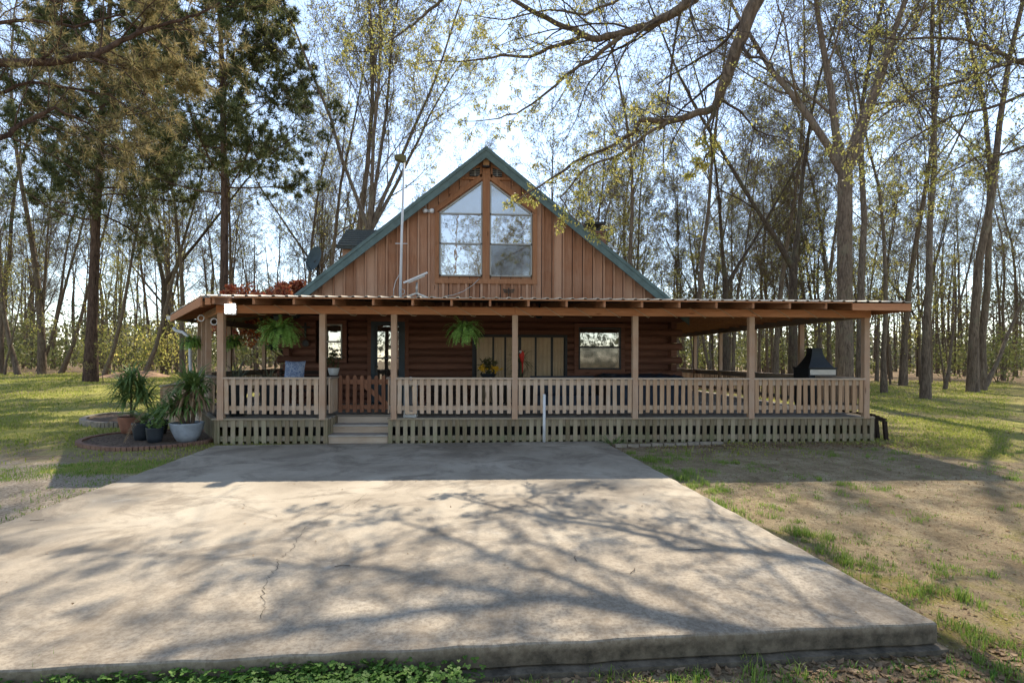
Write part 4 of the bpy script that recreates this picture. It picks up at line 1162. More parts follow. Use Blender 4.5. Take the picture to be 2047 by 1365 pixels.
def potted(name, label, cat, c, pr0, pr1, ph, pm, plants, group=None, part='foliage'):
    t = thing(name, label, cat, c, group)
    mb = MB(); pot(mb, c, pr0, pr1, ph); mb.build('pot', M[pm], t)
    mb = MB(); mb.lathe(Vector(c) + Vector((0, 0, ph * 0.90)), [(0, 0.012), (pr1 * 0.5, 0.015), (pr1 * 0.88, 0.0)], 14); mb.build('potting_soil', M['soil'], t)
    for fn, mat in plants:
        mb = MB(); fn(mb); mb.build(part, M[mat], t)
    return t
r = random.Random(5)
c = at_y(600, 760, 12.0); c.z = DECK
for px, lab in ((592, 'spiky pale spider plant rising over the west railing near the corner'), ):
    pass
c = at_y(598, 745, 11.7); 
def spider(px, py, y, label, n, L, seed):
    p = at_y(px, py, y); base = Vector((p.x, p.y, DECK)); h = p.z - DECK - 0.06
    rr = random.Random(seed)
    return potted('potted_plant', label, 'potted plant', base, 0.13, 0.2, h, 'pot_dark', [(lambda mb: strap_plant(mb, Vector((p.x, p.y, p.z - 0.08)), n, L, 0.018, rr, (0.25, 1.35), 0.17), 'strap_pale')], 'plants along the porch')
spider(474, 750, 11.5, 'spiky pale plant with long arching leaves beside the corner post', 34, 0.5, 1)
spider(538, 752, 11.8, 'low sprawling plant of narrow leaves between corner plant and cushion', 26, 0.46, 2)
p = at_y(667, 742, 13.2); base = Vector((p.x, p.y, DECK))
mb = MB(); t = thing('plant_stand', 'slim dark stand under the white pot by the small window', 'plant stand', base)
mb.box(p.x - 0.16, p.x + 0.16, p.y - 0.16, p.y + 0.16, 1.20, 1.235); mb.build('stand_top', M['darkwood'], t)
for sx in (-1, 1):
    for sy in (-1, 1): 
        mb = MB(); mb.box(p.x + sx * 0.13 - 0.02, p.x + sx * 0.13 + 0.02, p.y + sy * 0.13 - 0.02, p.y + sy * 0.13 + 0.02, DECK, 1.198); mb.build('leg', M['darkwood'], t)
rr = random.Random(9)
def leafy(mb, c, n, R_, L, w, rr):
    for k in range(n):
        d = Vector((rr.gauss(0, 1), rr.gauss(0, 1), rr.gauss(0.2, 0.8))).normalized() * R_ * rr.random() ** 0.5
        p_ = Vector(c) + d; u = Vector((rr.gauss(0, 1), rr.gauss(0, 1), rr.gauss(0, 0.7))).normalized(); v_ = u.cross(Vector((rr.gauss(0, 1), rr.gauss(0, 1), rr.gauss(0, 1)))).normalized()
        mb.poly([p_, p_ + u * L * 0.5 + v_ * w, p_ + u * L, p_ + u * L * 0.5 - v_ * w])
potted('potted_plant', 'white pot with dark leafy plant standing below the small window', 'potted plant', (p.x, p.y, 1.236), 0.09, 0.13, 0.17, 'white_paint', [(lambda mb: leafy(mb, (p.x - 0.02, p.y, 1.62), 160, 0.24, 0.09, 0.025, rr), 'shrub_dark')], 'plants along the porch')
# yellow flowers on a small table
p2 = at_y(976, 752, 13.5); base = Vector((p2.x, p2.y, DECK))
t = thing('plant_stand', 'dark stand holding the yellow flower bowl before the tan blinds', 'plant stand', base)
mb = MB(); mb.box(p2.x - 0.3, p2.x + 0.3, p2.y - 0.2, p2.y + 0.2, 1.10, 1.14); mb.build('stand_top', M['darkwood'], t)
for sx in (-1, 1):
    for sy in (-1, 1):
        mb = MB(); mb.box(p2.x + sx * 0.26 - 0.02, p2.x + sx * 0.26 + 0.02, p2.y + sy * 0.16 - 0.02, p2.y + sy * 0.16 + 0.02, DECK, 1.098); mb.build('leg', M['darkwood'], t)
t = potted('flower_bowl', 'bowl of dark leaves with two clusters of yellow flowers', 'potted flowers', (p2.x, p2.y, 1.141), 0.1, 0.2, 0.13, 'pot_dark', [(lambda mb: (leafy(mb, (p2.x, p2.y, 1.42), 220, 0.24, 0.12, 0.02, rr), None), 'shrub_dark')])
for px in (964, 990):
    c = at_y(px, 737, 13.35); mb = MB()
    for k in range(46):
        a = Vector((rr.gauss(0, 0.05), rr.gauss(0, 0.03), rr.gauss(0, 0.035))); mb.obox(c + a, 0.035, 0.035, 0.018, rr.random() * 3, Matrix.Rotation(rr.uniform(0.4, 1.5), 3, 'X'))
    mb.build('flower_cluster', M['yellow'], t)
# tall dark plant behind mid post with parrot ornament
p3 = at_y(1040, 745, 13.0)
t = potted('potted_plant', 'tall dark plant with thin hanging leaves in front of the blinds', 'potted plant', (p3.x, p3.y, DECK), 0.16, 0.23, 0.45, 'pot_dark', [(lambda mb: (strap_plant(mb, (p3.x, p3.y, 1.55), 60, 0.5, 0.013, rr, (-0.2, 1.3), 0.22), strap_plant(mb, (p3.x, p3.y, 1.2), 30, 0.42, 0.012, rr, (0.0, 1.3), 0.2), mb.tube([(p3.x, p3.y, 0.8), (p3.x + 0.02, p3.y, 1.55)], [0.025, 0.015], 6)), 'shrub_dark')], 'plants along the porch')
c = at_y(1043, 706, 12.6)
t = thing('parrot_ornament', 'red parrot ornament with white face perched by the tall dark plant', 'ornament', c)
mb = MB(); mb.tube([c + Vector((0.02, 0, -0.26)), c + Vector((0.01, 0, -0.14)), c + Vector((0, 0, -0.04)), c + Vector((-0.01, -0.01, 0.03)), c + Vector((-0.02, -0.02, 0.07))], [0.012, 0.045, 0.065, 0.05, 0.02], 12); mb.build('body', M['red'], t)
mb = MB(); mb.lathe(c + Vector((-0.03, -0.035, 0.02)), [(0, -0.045), (0.028, -0.03), (0.038, 0.0), (0.028, 0.03), (0, 0.045)], 10, sx=1, sy=0.7); mb.build('head', M['white_paint'], t)
mb = MB(); mb.tube([c + Vector((-0.045, -0.06, 0.02)), c + Vector((-0.05, -0.08, 0.0)), c + Vector((-0.045, -0.075, -0.03))], [0.018, 0.012, 0.002], 6); mb.build('beak', M['dark'], t)
mb = MB(); mb.tube([c + Vector((0.02, 0.0, -0.2)), c + Vector((0.02, 0.0, -0.45))], [0.02, 0.01], 6); mb.build('tail', M['red'], t)
mb = MB(); mb.tube([c + Vector((0.02, 0.02, -0.24)), Vector((c.x + 0.02, c.y + 0.02, DECK))], 0.014, 6); mb.lathe((c.x + 0.02, c.y + 0.02, DECK), [(0.13, 0), (0.13, 0.02), (0, 0.03)], 14); mb.build('perch', M['darkwood'], t)

# covered tub, sofas, lantern, hood
a, b = at_y(1278, 760, 13.0), at_y(1362, 760, 13.0)
t = thing('covered_tub', 'dark blue boxy tub under a crinkled tarp behind the railing', 'hot tub', ((a.x + b.x) / 2, 13.3, DECK))
mb = MB(); x0, x1 = 2.85, b.x
mb.box(x0, x1, 12.4, 14.2, DECK, 1.12); mb.build('tub_shell', M['tarp'], t)
mb = MB(); mb.sm = True; k0 = len(mb.v); nx, ny = 26, 16
for j in range(ny + 1):
    for i in range(nx + 1):
        u, v = i / nx, j / ny; e = min(u, 1 - u, v, 1 - v)
        mb.v.append((x0 - 0.06 + (x1 - x0 + 0.12) * u, 12.34 + 1.92 * v, 1.0 + 0.26 * min(1, e * 10) ** 0.5 + R.gauss(0, 0.012)))
for j in range(ny):
    for i in range(nx):
        q = k0 + j * (nx + 1) + i; mb.face((q, q + 1, q + nx + 2, q + nx + 1))
mb.build('tarp_cover', M['tarp'], t)
t = thing('outdoor_sofa', 'dark cushioned sofa behind the railing below the wide window', 'sofa', (2.0, 12.9, DECK))
mb = MB(); mb.box(1.15, 2.7, 12.5, 13.3, 0.56, 0.80); mb.build('seat', M['tarp'], t)
mb = MB(); mb.box(1.15, 2.7, 13.32, 13.5, 0.56, 1.22); mb.build('backrest', M['tarp'], t)
for x in (1.02, 2.71): 
    mb = MB(); mb.box(x, x + 0.12, 12.5, 13.5, DECK, 1.0); mb.build('armrest', M['darkwood'], t)
t = thing('outdoor_sofa', 'low dark sofa behind the railing left of the lantern post', 'sofa', (-0.9, 13.3, DECK))
mb = MB(); mb.box(-1.3, -0.45, 13.0, 13.6, 0.56, 0.82); mb.build('seat', M['darkwood'], t)
mb = MB(); mb.box(-1.3, -0.45, 13.62, 13.75, 0.56, 1.15); mb.build('backrest', M['darkwood'], t)

c = at_y(821, 833, 11.25); c.z = DECK
t = thing('glass_lantern', 'tall clear glass lantern with white frame behind the railing', 'lantern', c)
mb = MB(); mb.box(c.x - 0.13, c.x + 0.13, c.y - 0.13, c.y + 0.13, DECK, DECK + 0.05)
for sx in (-1, 1):
    for sy in (-1, 1): mb.box(c.x + sx * 0.11 - 0.014, c.x + sx * 0.11 + 0.014, c.y + sy * 0.11 - 0.014, c.y + sy * 0.11 + 0.014, DECK + 0.05, 1.08)
mb.box(c.x - 0.13, c.x + 0.13, c.y - 0.13, c.y + 0.13, 1.08, 1.11); mb.lathe((c.x, c.y, 1.11), [(0.13, 0), (0.05, 0.07), (0.03, 0.08), (0, 0.1)], 12); mb.torus((c.x, c.y, 1.235), 0.03, 0.005); mb.build('frame', M['white_paint'], t)
mb = MB(); mb.box(c.x - 0.09, c.x + 0.09, c.y - 0.09, c.y + 0.09, DECK + 0.06, 1.075); mb.build('glass_pane', M['clear'], t)

# black flared hood of the outdoor cooker
yb = 12.6; a, b = at_y(1616, 738, yb), at_y(1673, 738, yb)
cx, w2 = (a.x + b.x) / 2, (b.x - a.x) / 2
t = thing('outdoor_cooker', 'black outdoor cooker with tall flared hood behind the railing', 'cooker', (cx, yb + 0.35, DECK))
zt, zf, zb3 = at_y(1645, 697, yb).z, at_y(1645, 735, yb).z, at_y(1645, 751, yb).z
mb = MB(); n = 8; prev = None
for i in range(n + 1):
    u = i / n; f = 0.36 + 0.54 * (1 - u) ** 1.9 ; hw = w2 * f; hd = 0.30 * f
    z = zf + (zt - zf) * u
    ring = [(cx - hw, yb + 0.32 - hd, z), (cx + hw, yb + 0.32 - hd, z), (cx + hw, yb + 0.32 + hd, z), (cx - hw, yb + 0.32 + hd, z)]
    if prev:
        for k in range(4): mb.poly([prev[k], prev[(k + 1) % 4], ring[(k + 1) % 4], ring[k]])
    prev = ring
mb.poly(prev); mb.box(cx - w2 * 0.40, cx + w2 * 0.40, yb + 0.2, yb + 0.44, zt - 0.004, zt + 0.02); mb.build('hood', M['black_hood'], t)
mb = MB(); mb.box(cx - w2 * 1.0, cx + w2 * 1.0, yb - 0.02, yb + 0.66, zf - 0.03, zf + 0.008); mb.box(cx - w2 * 0.97, cx + w2 * 0.97, yb, yb + 0.64, zb3 - 0.12, zf - 0.03); mb.build('hood_rim', M['black_hood'], t)
mb = MB(); mb.box(cx - w2 * 0.9, cx + w2 * 0.9, yb - 0.012, yb - 0.003, zb3 + 0.02, zf - 0.045); mb.build('trim_strip', M['grey_metal'], t)
mb = MB(); mb.box(cx - w2 * 0.93, cx + w2 * 0.93, yb + 0.02, yb + 0.62, DECK + 0.08, zb3 - 0.122)
mb.build('cabinet', M['dark'], t)
for sx in (-1, 1):
    for sy in (0.08, 0.56): 
        mb = MB(); mb.box(cx + sx * w2 * 0.85 - 0.03, cx + sx * w2 * 0.85 + 0.03, yb + sy - 0.03, yb + sy + 0.03, DECK, DECK + 0.078); mb.build('leg', M['dark'], t)
# side bench outside the east corner
t = thing('side_bench', 'dark slatted bench standing against the outside east end of the porch', 'bench', (8.5, 11.6, 0))
mb = MB()
for k in range(4): mb.bar((8.10 + k * 0.08, 11.0, 0.50 - 0.03 * k), (8.10 + k * 0.08, 12.6, 0.50 - 0.03 * k), 0.065, 0.035)
mb.build('seat', M['darkwood'], t)
for y in (11.05, 11.3, 11.55, 11.8, 12.05, 12.3, 12.5):
    mb = MB(); mb.bar((8.08, y, 0.46), (8.36, y, 0.36), 0.05, 0.05); mb.bar((8.36, y, 0.37), (8.40, y, -0.05), 0.06, 0.07, (1, 0, 0)); mb.bar((8.12, y, 0.45), (8.12, y, -0.05), 0.05, 0.06, (1, 0, 0)); mb.build('leg', M['darkwood'], t)

# pvc marker post
b, tp = at_z(1086, 881, 0.0), at_y(1088, 790, 10.78); b.y = 10.82; b.z = -0.02
t = thing('marker_post', 'leaning thin white post standing before the porch skirting', 'post', b)
mb = MB(); mb.tube([b, b.lerp(tp, 0.5), tp], 0.028, 10); mb.build('pole', M['white_paint'], t)
mb = MB(); mb.tube([tp, tp + Vector((0, 0, 0.02))], [0.031, 0.031], 10); mb.build('cap', M['white_plastic'], t)

# ------------------------------------------------------------------ garden beds and pots at the west corner
def bed(name, label, outline, w, h, mat, inner):
    t = thing(name, label, 'garden bed', (sum(p[0] for p in outline) / len(outline), sum(p[1] for p in outline) / len(outline), 0))
    mb = MB(); n = len(outline)
    pts = []
    for i in range(n):                                    # smooth closed outline
        p0, p1, p2, p3 = [Vector((*outline[(i + k - 1) % n], 0)) for k in range(4)]
        for q in range(8):
            s = q / 8
            pts.append(0.5 * ((2 * p1) + (p2 - p0) * s + (2 * p0 - 5 * p1 + 4 * p2 - p3) * s * s + (3 * p1 - p0 - 3 * p2 + p3) * s ** 3))
    m = len(pts)
    for i in range(0, m):
        a, b = pts[i], pts[(i + 1) % m]
        d = (b - a).normalized(); a2 = a + d * 0.006; b2 = b - d * 0.006
        z = gz(a.x, a.y)
        mb.bar((a2.x, a2.y, z + h / 2 - 0.02), (b2.x, b2.y, z + h / 2 - 0.02), w, h + 0.04)
    mb.build('edging', M[mat], t)
    mb = MB(); c = sum(pts, Vector()) / m; k0 = len(mb.v); mb.sm = True
    mb.v.append((c.x, c.y, gz(c.x, c.y) + h * 1.1))
    for f, zz in ((0.5, 0.95), (0.98, 0.55)):
        for p in pts:
            q = c.lerp(p, f); mb.v.append((q.x, q.y, gz(q.x, q.y) + h * zz + R.gauss(0, 0.008)))
    for i in range(m):
        i2 = (i + 1) % m
        mb.face((k0, k0 + 1 + i, k0 + 1 + i2)); mb.face((k0 + 1 + i, k0 + 1 + m + i, k0 + 1 + m + i2, k0 + 1 + i2))
    mb.build('bed_soil', M[inner], t)
    return t
o1 = [at_z(*p, 0)[:2] for p in ((157, 888), (215, 897), (300, 896), (380, 888), (425, 878), (410, 862), (330, 862), (240, 868), (180, 877))]
bed('garden_bed', 'dark soil bed with terracotta kerb under the potted plants', o1, 0.10, 0.07, 'edging', 'mulch')
o2 = [at_z(*p, 0)[:2] for p in ((165, 846), (200, 853), (260, 852), (300, 846), (290, 834), (235, 831), (185, 837))]
bed('garden_bed', 'smaller raised bed ringed by pale stone behind the potted plants', o2, 0.14, 0.12, 'stone', 'mulch')

rr = random.Random(21)
def pot_at(px, py): 
    p = at_z(px, py, 0.03); return p
p = pot_at(360, 884); cP = Vector((p.x, p.y + 0.25, 0.02))
def yucca(mb):
    for (dx, dy, z, n, L) in ((0.02, 0, 0.95, 70, 0.58), (0.17, -0.02, 1.02, 64, 0.55), (-0.14, 0.03, 0.62, 55, 0.5), (-0.26, -0.05, 0.48, 45, 0.5), (0.22, 0.05, 0.72, 40, 0.6), (-0.02, -0.1, 0.55, 40, 0.5)):
        strap_plant(mb, cP + Vector((dx, dy, z)), n, L, 0.026, rr, (-0.2, 1.4), 0.22, spread=0.03, stem=0.2)
def yucca_dead(mb):
    for (dx, dy, z) in ((0.02, -0.05, 0.95), (0.16, -0.05, 1.0)): strap_plant(mb, cP + Vector((dx, dy, z)), 30, 0.62, 0.024, rr, (-1.2, -0.3), 0.3)
t = potted('potted_yucca', 'large pale blue glazed bowl with tall drooping strap leaf plant', 'potted plant', cP, 0.17, 0.30, 0.36, 'glaze', [(yucca, 'strap')])
mb = MB()
for dx, z in ((0.02, 1.0), (0.16, 1.05), (-0.12, 0.65)): mb.tube([cP + Vector((dx * 0.6, 0, 0.3)), cP + Vector((dx, 0, z))], [0.04, 0.028], 7)
mb.build('stem', M['bark_pale'], t)
mb = MB(); yucca_dead(mb); mb.build('dry_leaves', M['deadleaf'], t)
p = pot_at(300, 886); c2 = Vector((p.x, p.y + 0.15, 0.03))
potted('potted_plant', 'small round dark pot with low trailing leaves beside the blue bowl', 'potted plant', c2, 0.12, 0.15, 0.28, 'pot_dark', [(lambda mb: leafy(mb, c2 + Vector((0.03, 0, 0.33)), 120, 0.17, 0.07, 0.022, rr), 'strap')], 'dark pots in the corner bed')
p = pot_at(268, 884); c3 = Vector((p.x, p.y + 0.28, 0.03))
potted('potted_palm', 'black square pot with feathery palm half dried', 'potted plant', c3, 0.14, 0.19, 0.34, 'pot_dark', [(lambda mb: leafy(mb, c3 + Vector((0, 0, 0.4)), 70, 0.14, 0.06, 0.02, rr), 'strap')], 'dark pots in the corner bed')
palm = bpy.context.scene.objects[-1] if False else None
def frond(mb, a, d, L, droop, w, seg=12):
    p = Vector(a); d = Vector(d).normalized(); pts = []
    for i in range(seg + 1):
        pts.append(p.copy()); d.z -= droop; d.normalize(); p = p + d * L / seg
    for i in range(1, seg):
        dr = (pts[i + 1] - pts[i]).normalized(); s = dr.cross(Vector((0, 0, 1))).normalized(); l = w * (1 - abs(i / seg - 0.4))
        for sg in (-1, 1):
            for q in (0, 0.5):
                b = pts[i].lerp(pts[i + 1], q); mb.poly([b, b + s * sg * l + dr * l * 0.5 + Vector((0, 0, -0.03)), b + dr * 0.014])
    mb.tube(pts, 0.005, 4)
for o in list(COL.objects):
    if o.name == 'potted_palm':
        mb = MB()
        for k in range(9):
            a = rr.uniform(0, 2 * pi); frond(mb, c3 + Vector((0, 0, 0.35)), (cos(a) * 0.6, sin(a) * 0.6, 1), rr.uniform(0.5, 0.75), 0.13, 0.13)
        mb.build('frond', M['strap'], o)
        mb = MB(); frond(mb, c3 + Vector((0.15, -0.1, 0.62)), (-0.25, -0.5, -0.3), 0.75, 0.10, 0.12); frond(mb, c3 + Vector((0, 0, 0.4)), (-0.5, -0.3, 0.9), 0.7, 0.2, 0.12); mb.build('dry_frond', M['deadleaf'], o)
p = at_z(262, 866, 0.05); c4 = Vector((p.x, p.y, 0.06))
def drac(mb):
    for (dx, dy, z) in ((0, 0, 1.0), (0.14, 0.05, 0.8), (-0.16, 0, 0.82), (0.30, -0.03, 0.62), (-0.05, -0.1, 0.65)): strap_plant(mb, c4 + Vector((dx, dy, z)), 75, 0.5, 0.022, rr, (-0.3, 1.4), 0.2, stem=0.25)
t = potted('potted_dracaena', 'tall dark green narrow leaf plant in a terracotta pot behind the black pots', 'potted plant', c4, 0.16, 0.24, 0.34, 'pot_terra', [(drac, 'strap')])
mb = MB(); mb.tube([c4 + Vector((0, 0, 0.3)), c4 + Vector((0, 0, 1.1))], [0.025, 0.018], 6); mb.tube([c4 + Vector((0, 0, 0.3)), c4 + Vector((0.14, 0.05, 0.85))], [0.022, 0.016], 6); mb.build('stem', M['bark_pale'], t)
p = at_z(318, 866, 0.05); c5 = Vector((p.x, p.y, 0.05))
potted('potted_plant', 'dark pot of broad pale green leaves at the foot of the ramp wall', 'potted plant', c5, 0.13, 0.17, 0.28, 'pot_dark', [(lambda mb: strap_plant(mb, c5 + Vector((0, 0, 0.3)), 40, 0.5, 0.03, rr, (0.5, 1.4), 0.15), 'fern')], 'dark pots in the corner bed')
# low clump at slab corner by the skirting
c6 = at_z(1222, 884, 0.0); mb = MB(); strap_plant(mb, (c6.x, c6.y - 0.12, -0.03), 60, 0.34, 0.008, rr, (0.2, 1.2), 0.18, spread=0.12)
tag(mb.build('lily_clump', M['strap']), 'dark clump of narrow leaves at the far slab corner', 'plant')
mb = MB()
for k in range(9):
    a, b = at_z(1230 + k * 24, 893 - k * 0.7, -0.02), at_z(1252 + k * 24, 893 - k * 0.7, -0.02)
    mb.bar(a, b, 0.09, 0.09 + R.uniform(-0.01, 0.02))
tag(mb.build('bed_edging', M['stone']), 'broken row of low stone edging in front of the east skirting', 'edging')
# ------------------------------------------------------------------ trees
def rv(r): return (r.gauss(0, 1), r.gauss(0, 1), r.gauss(0, 1))

def add_leaf(mb, p, r, s):
    u = rv(r); l = math.sqrt(u[0] ** 2 + u[1] ** 2 + u[2] ** 2) or 1; u = (u[0] / l, u[1] / l, u[2] / l - 0.5)
    w = rv(r); v = (u[1] * w[2] - u[2] * w[1], u[2] * w[0] - u[0] * w[2], u[0] * w[1] - u[1] * w[0])
    l = math.sqrt(v[0] ** 2 + v[1] ** 2 + v[2] ** 2) or 1; v = (v[0] / l * s * 0.32, v[1] / l * s * 0.32, v[2] / l * s * 0.32)
    m = (p[0] + u[0] * s * 0.5, p[1] + u[1] * s * 0.5, p[2] + u[2] * s * 0.5)
    n = len(mb.v)
    mb.v.extend([p, (m[0] + v[0], m[1] + v[1], m[2] + v[2]), (p[0] + u[0] * s, p[1] + u[1] * s, p[2] + u[2] * s), (m[0] - v[0], m[1] - v[1], m[2] - v[2])])
    mb.face((n, n + 1, n + 2, n + 3))

def add_needles(mb, p, d, r, n, L, w):
    for k in range(n):
        u = rv(r); l = math.sqrt(u[0] ** 2 + u[1] ** 2 + u[2] ** 2) or 1
        u = Vector((u[0] / l + d[0] * 0.55, u[1] / l + d[1] * 0.55, u[2] / l + d[2] * 0.55)).normalized()
        s = Vector((u.y, -u.x, r.gauss(0, 0.6))).normalized() * w
        q = Vector(p) + u * L * r.uniform(0.7, 1.15)
        k0 = len(mb.v); mb.v.extend([(p[0] - s.x, p[1] - s.y, p[2] - s.z), (p[0] + s.x, p[1] + s.y, p[2] + s.z), (q.x, q.y, q.z)]); mb.face((k0, k0 + 1, k0 + 2))

class Tree:
    """woody skeleton: thick limbs go to .wood, fine twigs and leaves to .crown"""
    def __init__(self, seed, counts, fine_from=2, leaf_p=0.5, leaf_s=0.08, leaf_n=2, needles=None, wob=(0.05, 0.12, 0.16, 0.2, 0.25), up=(0.02, 0.05, 0.05, 0.04, 0.02), angs=(0.75, 0.75, 0.8, 0.8), ratio=(0.36, 0.5, 0.5, 0.5), rr=(0.42, 0.5, 0.55, 0.6), thin=0.006):
        self.r = random.Random(seed); self.counts = counts; self.ff = fine_from
        self.leaf_p, self.leaf_s, self.leaf_n, self.needles = leaf_p, leaf_s, leaf_n, needles
        self.wob, self.up, self.angs, self.ratio, self.rr, self.thin = wob, up, angs, ratio, rr, thin
        self.wood = MB(); self.crown = MB(); self.zmin = -1e9
    def branch(self, p, d, L, r0, r1, lv, t0=None, first=0.25):
        r = self.r
        n = (9, 7, 5, 3, 2)[min(lv, 4)]
        pts = [Vector(p)]; dirs = []; d = Vector(d).normalized(); w = self.wob[min(lv, 4)]
        for i in range(n):
            d = (d + Vector(rv(r)) * w + Vector((0, 0, self.up[min(lv, 4)]))).normalized()
            dirs.append(d); pts.append(pts[-1] + d * (L / n))
        return self.along(pts, r0, r1, lv, first)
    def along(self, pts, r0, r1, lv, first=0.25, counts=None):
        r = self.r; n = len(pts) - 1
        rad = [r0 + (r1 - r0) * (i / n) ** (0.85) for i in range(n + 1)]
        if lv == 0 and counts is None: rad[0] *= 1.35
        fine = lv >= self.ff
        mb = self.crown if fine else self.wood
        mb.cur = 0
        mb.tube([tuple(q) for q in pts], rad, (10, 7, 5, 3, 3)[min(lv, 4)], cap=False)
        L = sum((pts[i + 1] - pts[i]).length for i in range(n))
        cn = (counts or self.counts)
        last = lv >= len(self.counts)
        if last:
            for q in ((n,) if n < 3 else (n, n - 1)):
                pq = tuple(pts[q]); dq = (pts[q] - pts[q - 1]).normalized()
                if self.needles:
                    self.crown.cur = 1; add_needles(self.crown, pq, dq, r, *self.needles); self.crown.cur = 0
                elif r.random() < self.leaf_p:
                    self.crown.cur = 1
                    for _ in range(self.leaf_n):
                        add_leaf(self.crown, tuple(pts[q] + Vector(rv(r)) * self.leaf_s * 0.5), r, self.leaf_s * r.uniform(0.6, 1.3))
                    self.crown.cur = 0
            return pts
        k = cn[lv] if lv < len(cn) else self.counts[lv]
        ga = r.uniform(0, 6.28)
        for j in range(k):
            t = first + (1 - first) * (j + r.random() * 0.9) / k
            t = min(t, 0.995)
            i = min(n - 1, int(t * n)); f = t * n - i
            q = pts[i].lerp(pts[i + 1], f); dr = (pts[i + 1] - pts[i]).normalized()
            ga += 2.4 + r.gauss(0, 0.4)
            s = dr.cross(Vector((0, 0, 1)))
            if s.length < 0.1: s = Vector((1, 0, 0))
            s.normalize(); u = s.cross(dr)
            side = s * cos(ga) + u * sin(ga)
            an = self.angs[min(lv, 3)] * r.uniform(0.7, 1.25)
            nd = dr * cos(an) + side * sin(an)
            rt = (t - first) / (1 - first)
            cl = L * self.ratio[min(lv, 3)] * (1.0 - 0.55 * rt) * r.uniform(0.75, 1.25)
            rq = rad[i] + (rad[i + 1] - rad[i]) * f
            cr = max(self.thin, rq * self.rr[min(lv, 3)])
            self.branch(q, nd, cl, cr, max(self.thin * 0.7, cr * 0.3), lv + 1, first=0.22)
        return pts
    def finish(self, name, bk, tw, lf):
        a = self.wood.build('trunk', M[bk]); b = self.crown.build('crown', [M[tw], M[lf]])
        ma, mb_ = a.data, b.data
        bpy.data.objects.remove(a); bpy.data.objects.remove(b)
        return ma, mb_

def forest(seed, H, r0, first, counts=(15, 9, 7, 6), leaf_p=0.35, leaf_s=0.09, lean=(0, 0), bk='bark', lf='bud', ang=0.7, ratio0=0.34, wob0=0.05, rr0=0.40, fork=None, thin=0.0065):
    t = Tree(seed, counts, leaf_p=leaf_p, leaf_s=leaf_s, angs=(ang, 0.75, 0.8, 0.8), ratio=(ratio0, 0.5, 0.5, 0.55), wob=(wob0, 0.11, 0.15, 0.2, 0.25), rr=(rr0, 0.5, 0.55, 0.6), thin=thin)
    if fork is None:
        t.branch((0, 0, -0.2), (lean[0], lean[1], 1), H, r0, r0 * 0.14, 0, first=first)
    else:
        zf, dirs = fork
        base = [Vector((0, 0, -0.2)), Vector((lean[0] * zf * 0.4, lean[1] * zf * 0.4, zf * 0.5)), Vector((lean[0] * zf, lean[1] * zf, zf))]
        t.wood.tube([tuple(q) for q in base], [r0 * 1.3, r0 * 1.02, r0 * 0.95], 10, cap=False)
        for dx, dy, fr in dirs:
            t.branch(base[-1] - Vector((0, 0, 0.25)), (dx, dy, 1), (H - zf) * fr, r0 * 0.62, r0 * 0.1, 0, first=first)
            
    return t.finish('tree', bk, 'twig', lf)

def pine(seed, H, r0, first, nl=46, needles=(17, 0.30, 0.021), ll=0.2):
    t = Tree(seed, (nl, 10, 8), fine_from=2, needles=needles, angs=(1.35, 0.8, 0.7, 0.7), ratio=(ll, 0.36, 0.36, 0.4), wob=(0.012, 0.08, 0.12, 0.15, 0.2), up=(0.01, 0.045, 0.06, 0.05, 0), rr=(0.28, 0.45, 0.5, 0.5), thin=0.008)
    t.branch((0, 0, -0.2), (0.01, 0, 1), H, r0, r0 * 0.2, 0, first=first)
    return t.finish('pine', 'bark_pine', 'twig_pine', 'needle')

KINDS = {}
KINDS['slim_a'] = forest(11, 22, 0.165, 0.38, ang=0.62, ratio0=0.27)
KINDS['slim_b'] = forest(12, 23, 0.175, 0.45, (13, 9, 7, 6), ang=0.7, ratio0=0.26, lean=(0.05, 0.0))
KINDS['slim_c'] = forest(13, 20, 0.14, 0.30, (14, 9, 7, 6), ang=0.55, ratio0=0.27, lf='bud_bright', leaf_p=0.5)
KINDS['lean'] = forest(14, 19, 0.135, 0.35, (12, 9, 7, 6), ang=0.7, ratio0=0.26, lean=(0.24, 0.04), wob0=0.05)
KINDS['vase'] = forest(15, 27, 0.165, 0.10, (12, 9, 6, 5), leaf_p=0.7, lf='bud_bright', ang=0.5, ratio0=0.33, wob0=0.05, fork=(8.0, [(-0.36, 0.1, 0.9), (-0.08, -0.1, 1.05), (0.14, 0.15, 1.0), (0.40, -0.05, 0.95), (0.62, 0.1, 0.7)]))
KINDS['oak'] = forest(16, 25, 0.28, 0.12, (9, 8, 7, 6), leaf_p=0.25, ang=0.72, ratio0=0.42, wob0=0.07, rr0=0.42, fork=(9.5, [(-0.1, 0.05, 1.0), (-0.55, 0.1, 0.8), (0.55, 0.0, 0.9), (0.12, -0.2, 1.0)]), bk='bark_pale')
KINDS['fork'] = forest(17, 21, 0.18, 0.18, (9, 8, 7, 5), leaf_p=0.45, ang=0.65, ratio0=0.36, wob0=0.07, fork=(6.0, [(-0.55, -0.05, 1.0), (0.22, 0.1, 1.0)]), bk='bark_dark')
KINDS['bushy'] = forest(18, 15.5, 0.14, 0.25, (15, 9, 6, 5), leaf_p=0.55, ang=0.6, ratio0=0.34)
KINDS['sapling'] = forest(19, 10, 0.08, 0.22, (14, 7, 5), leaf_p=0.7, lf='bud_bright', ang=0.8, ratio0=0.32, leaf_s=0.11, thin=0.006)
KINDS['twiggy'] = forest(20, 18, 0.11, 0.16, (22, 9, 7, 6), leaf_p=0.22, ang=0.62, ratio0=0.26, leaf_s=0.08)
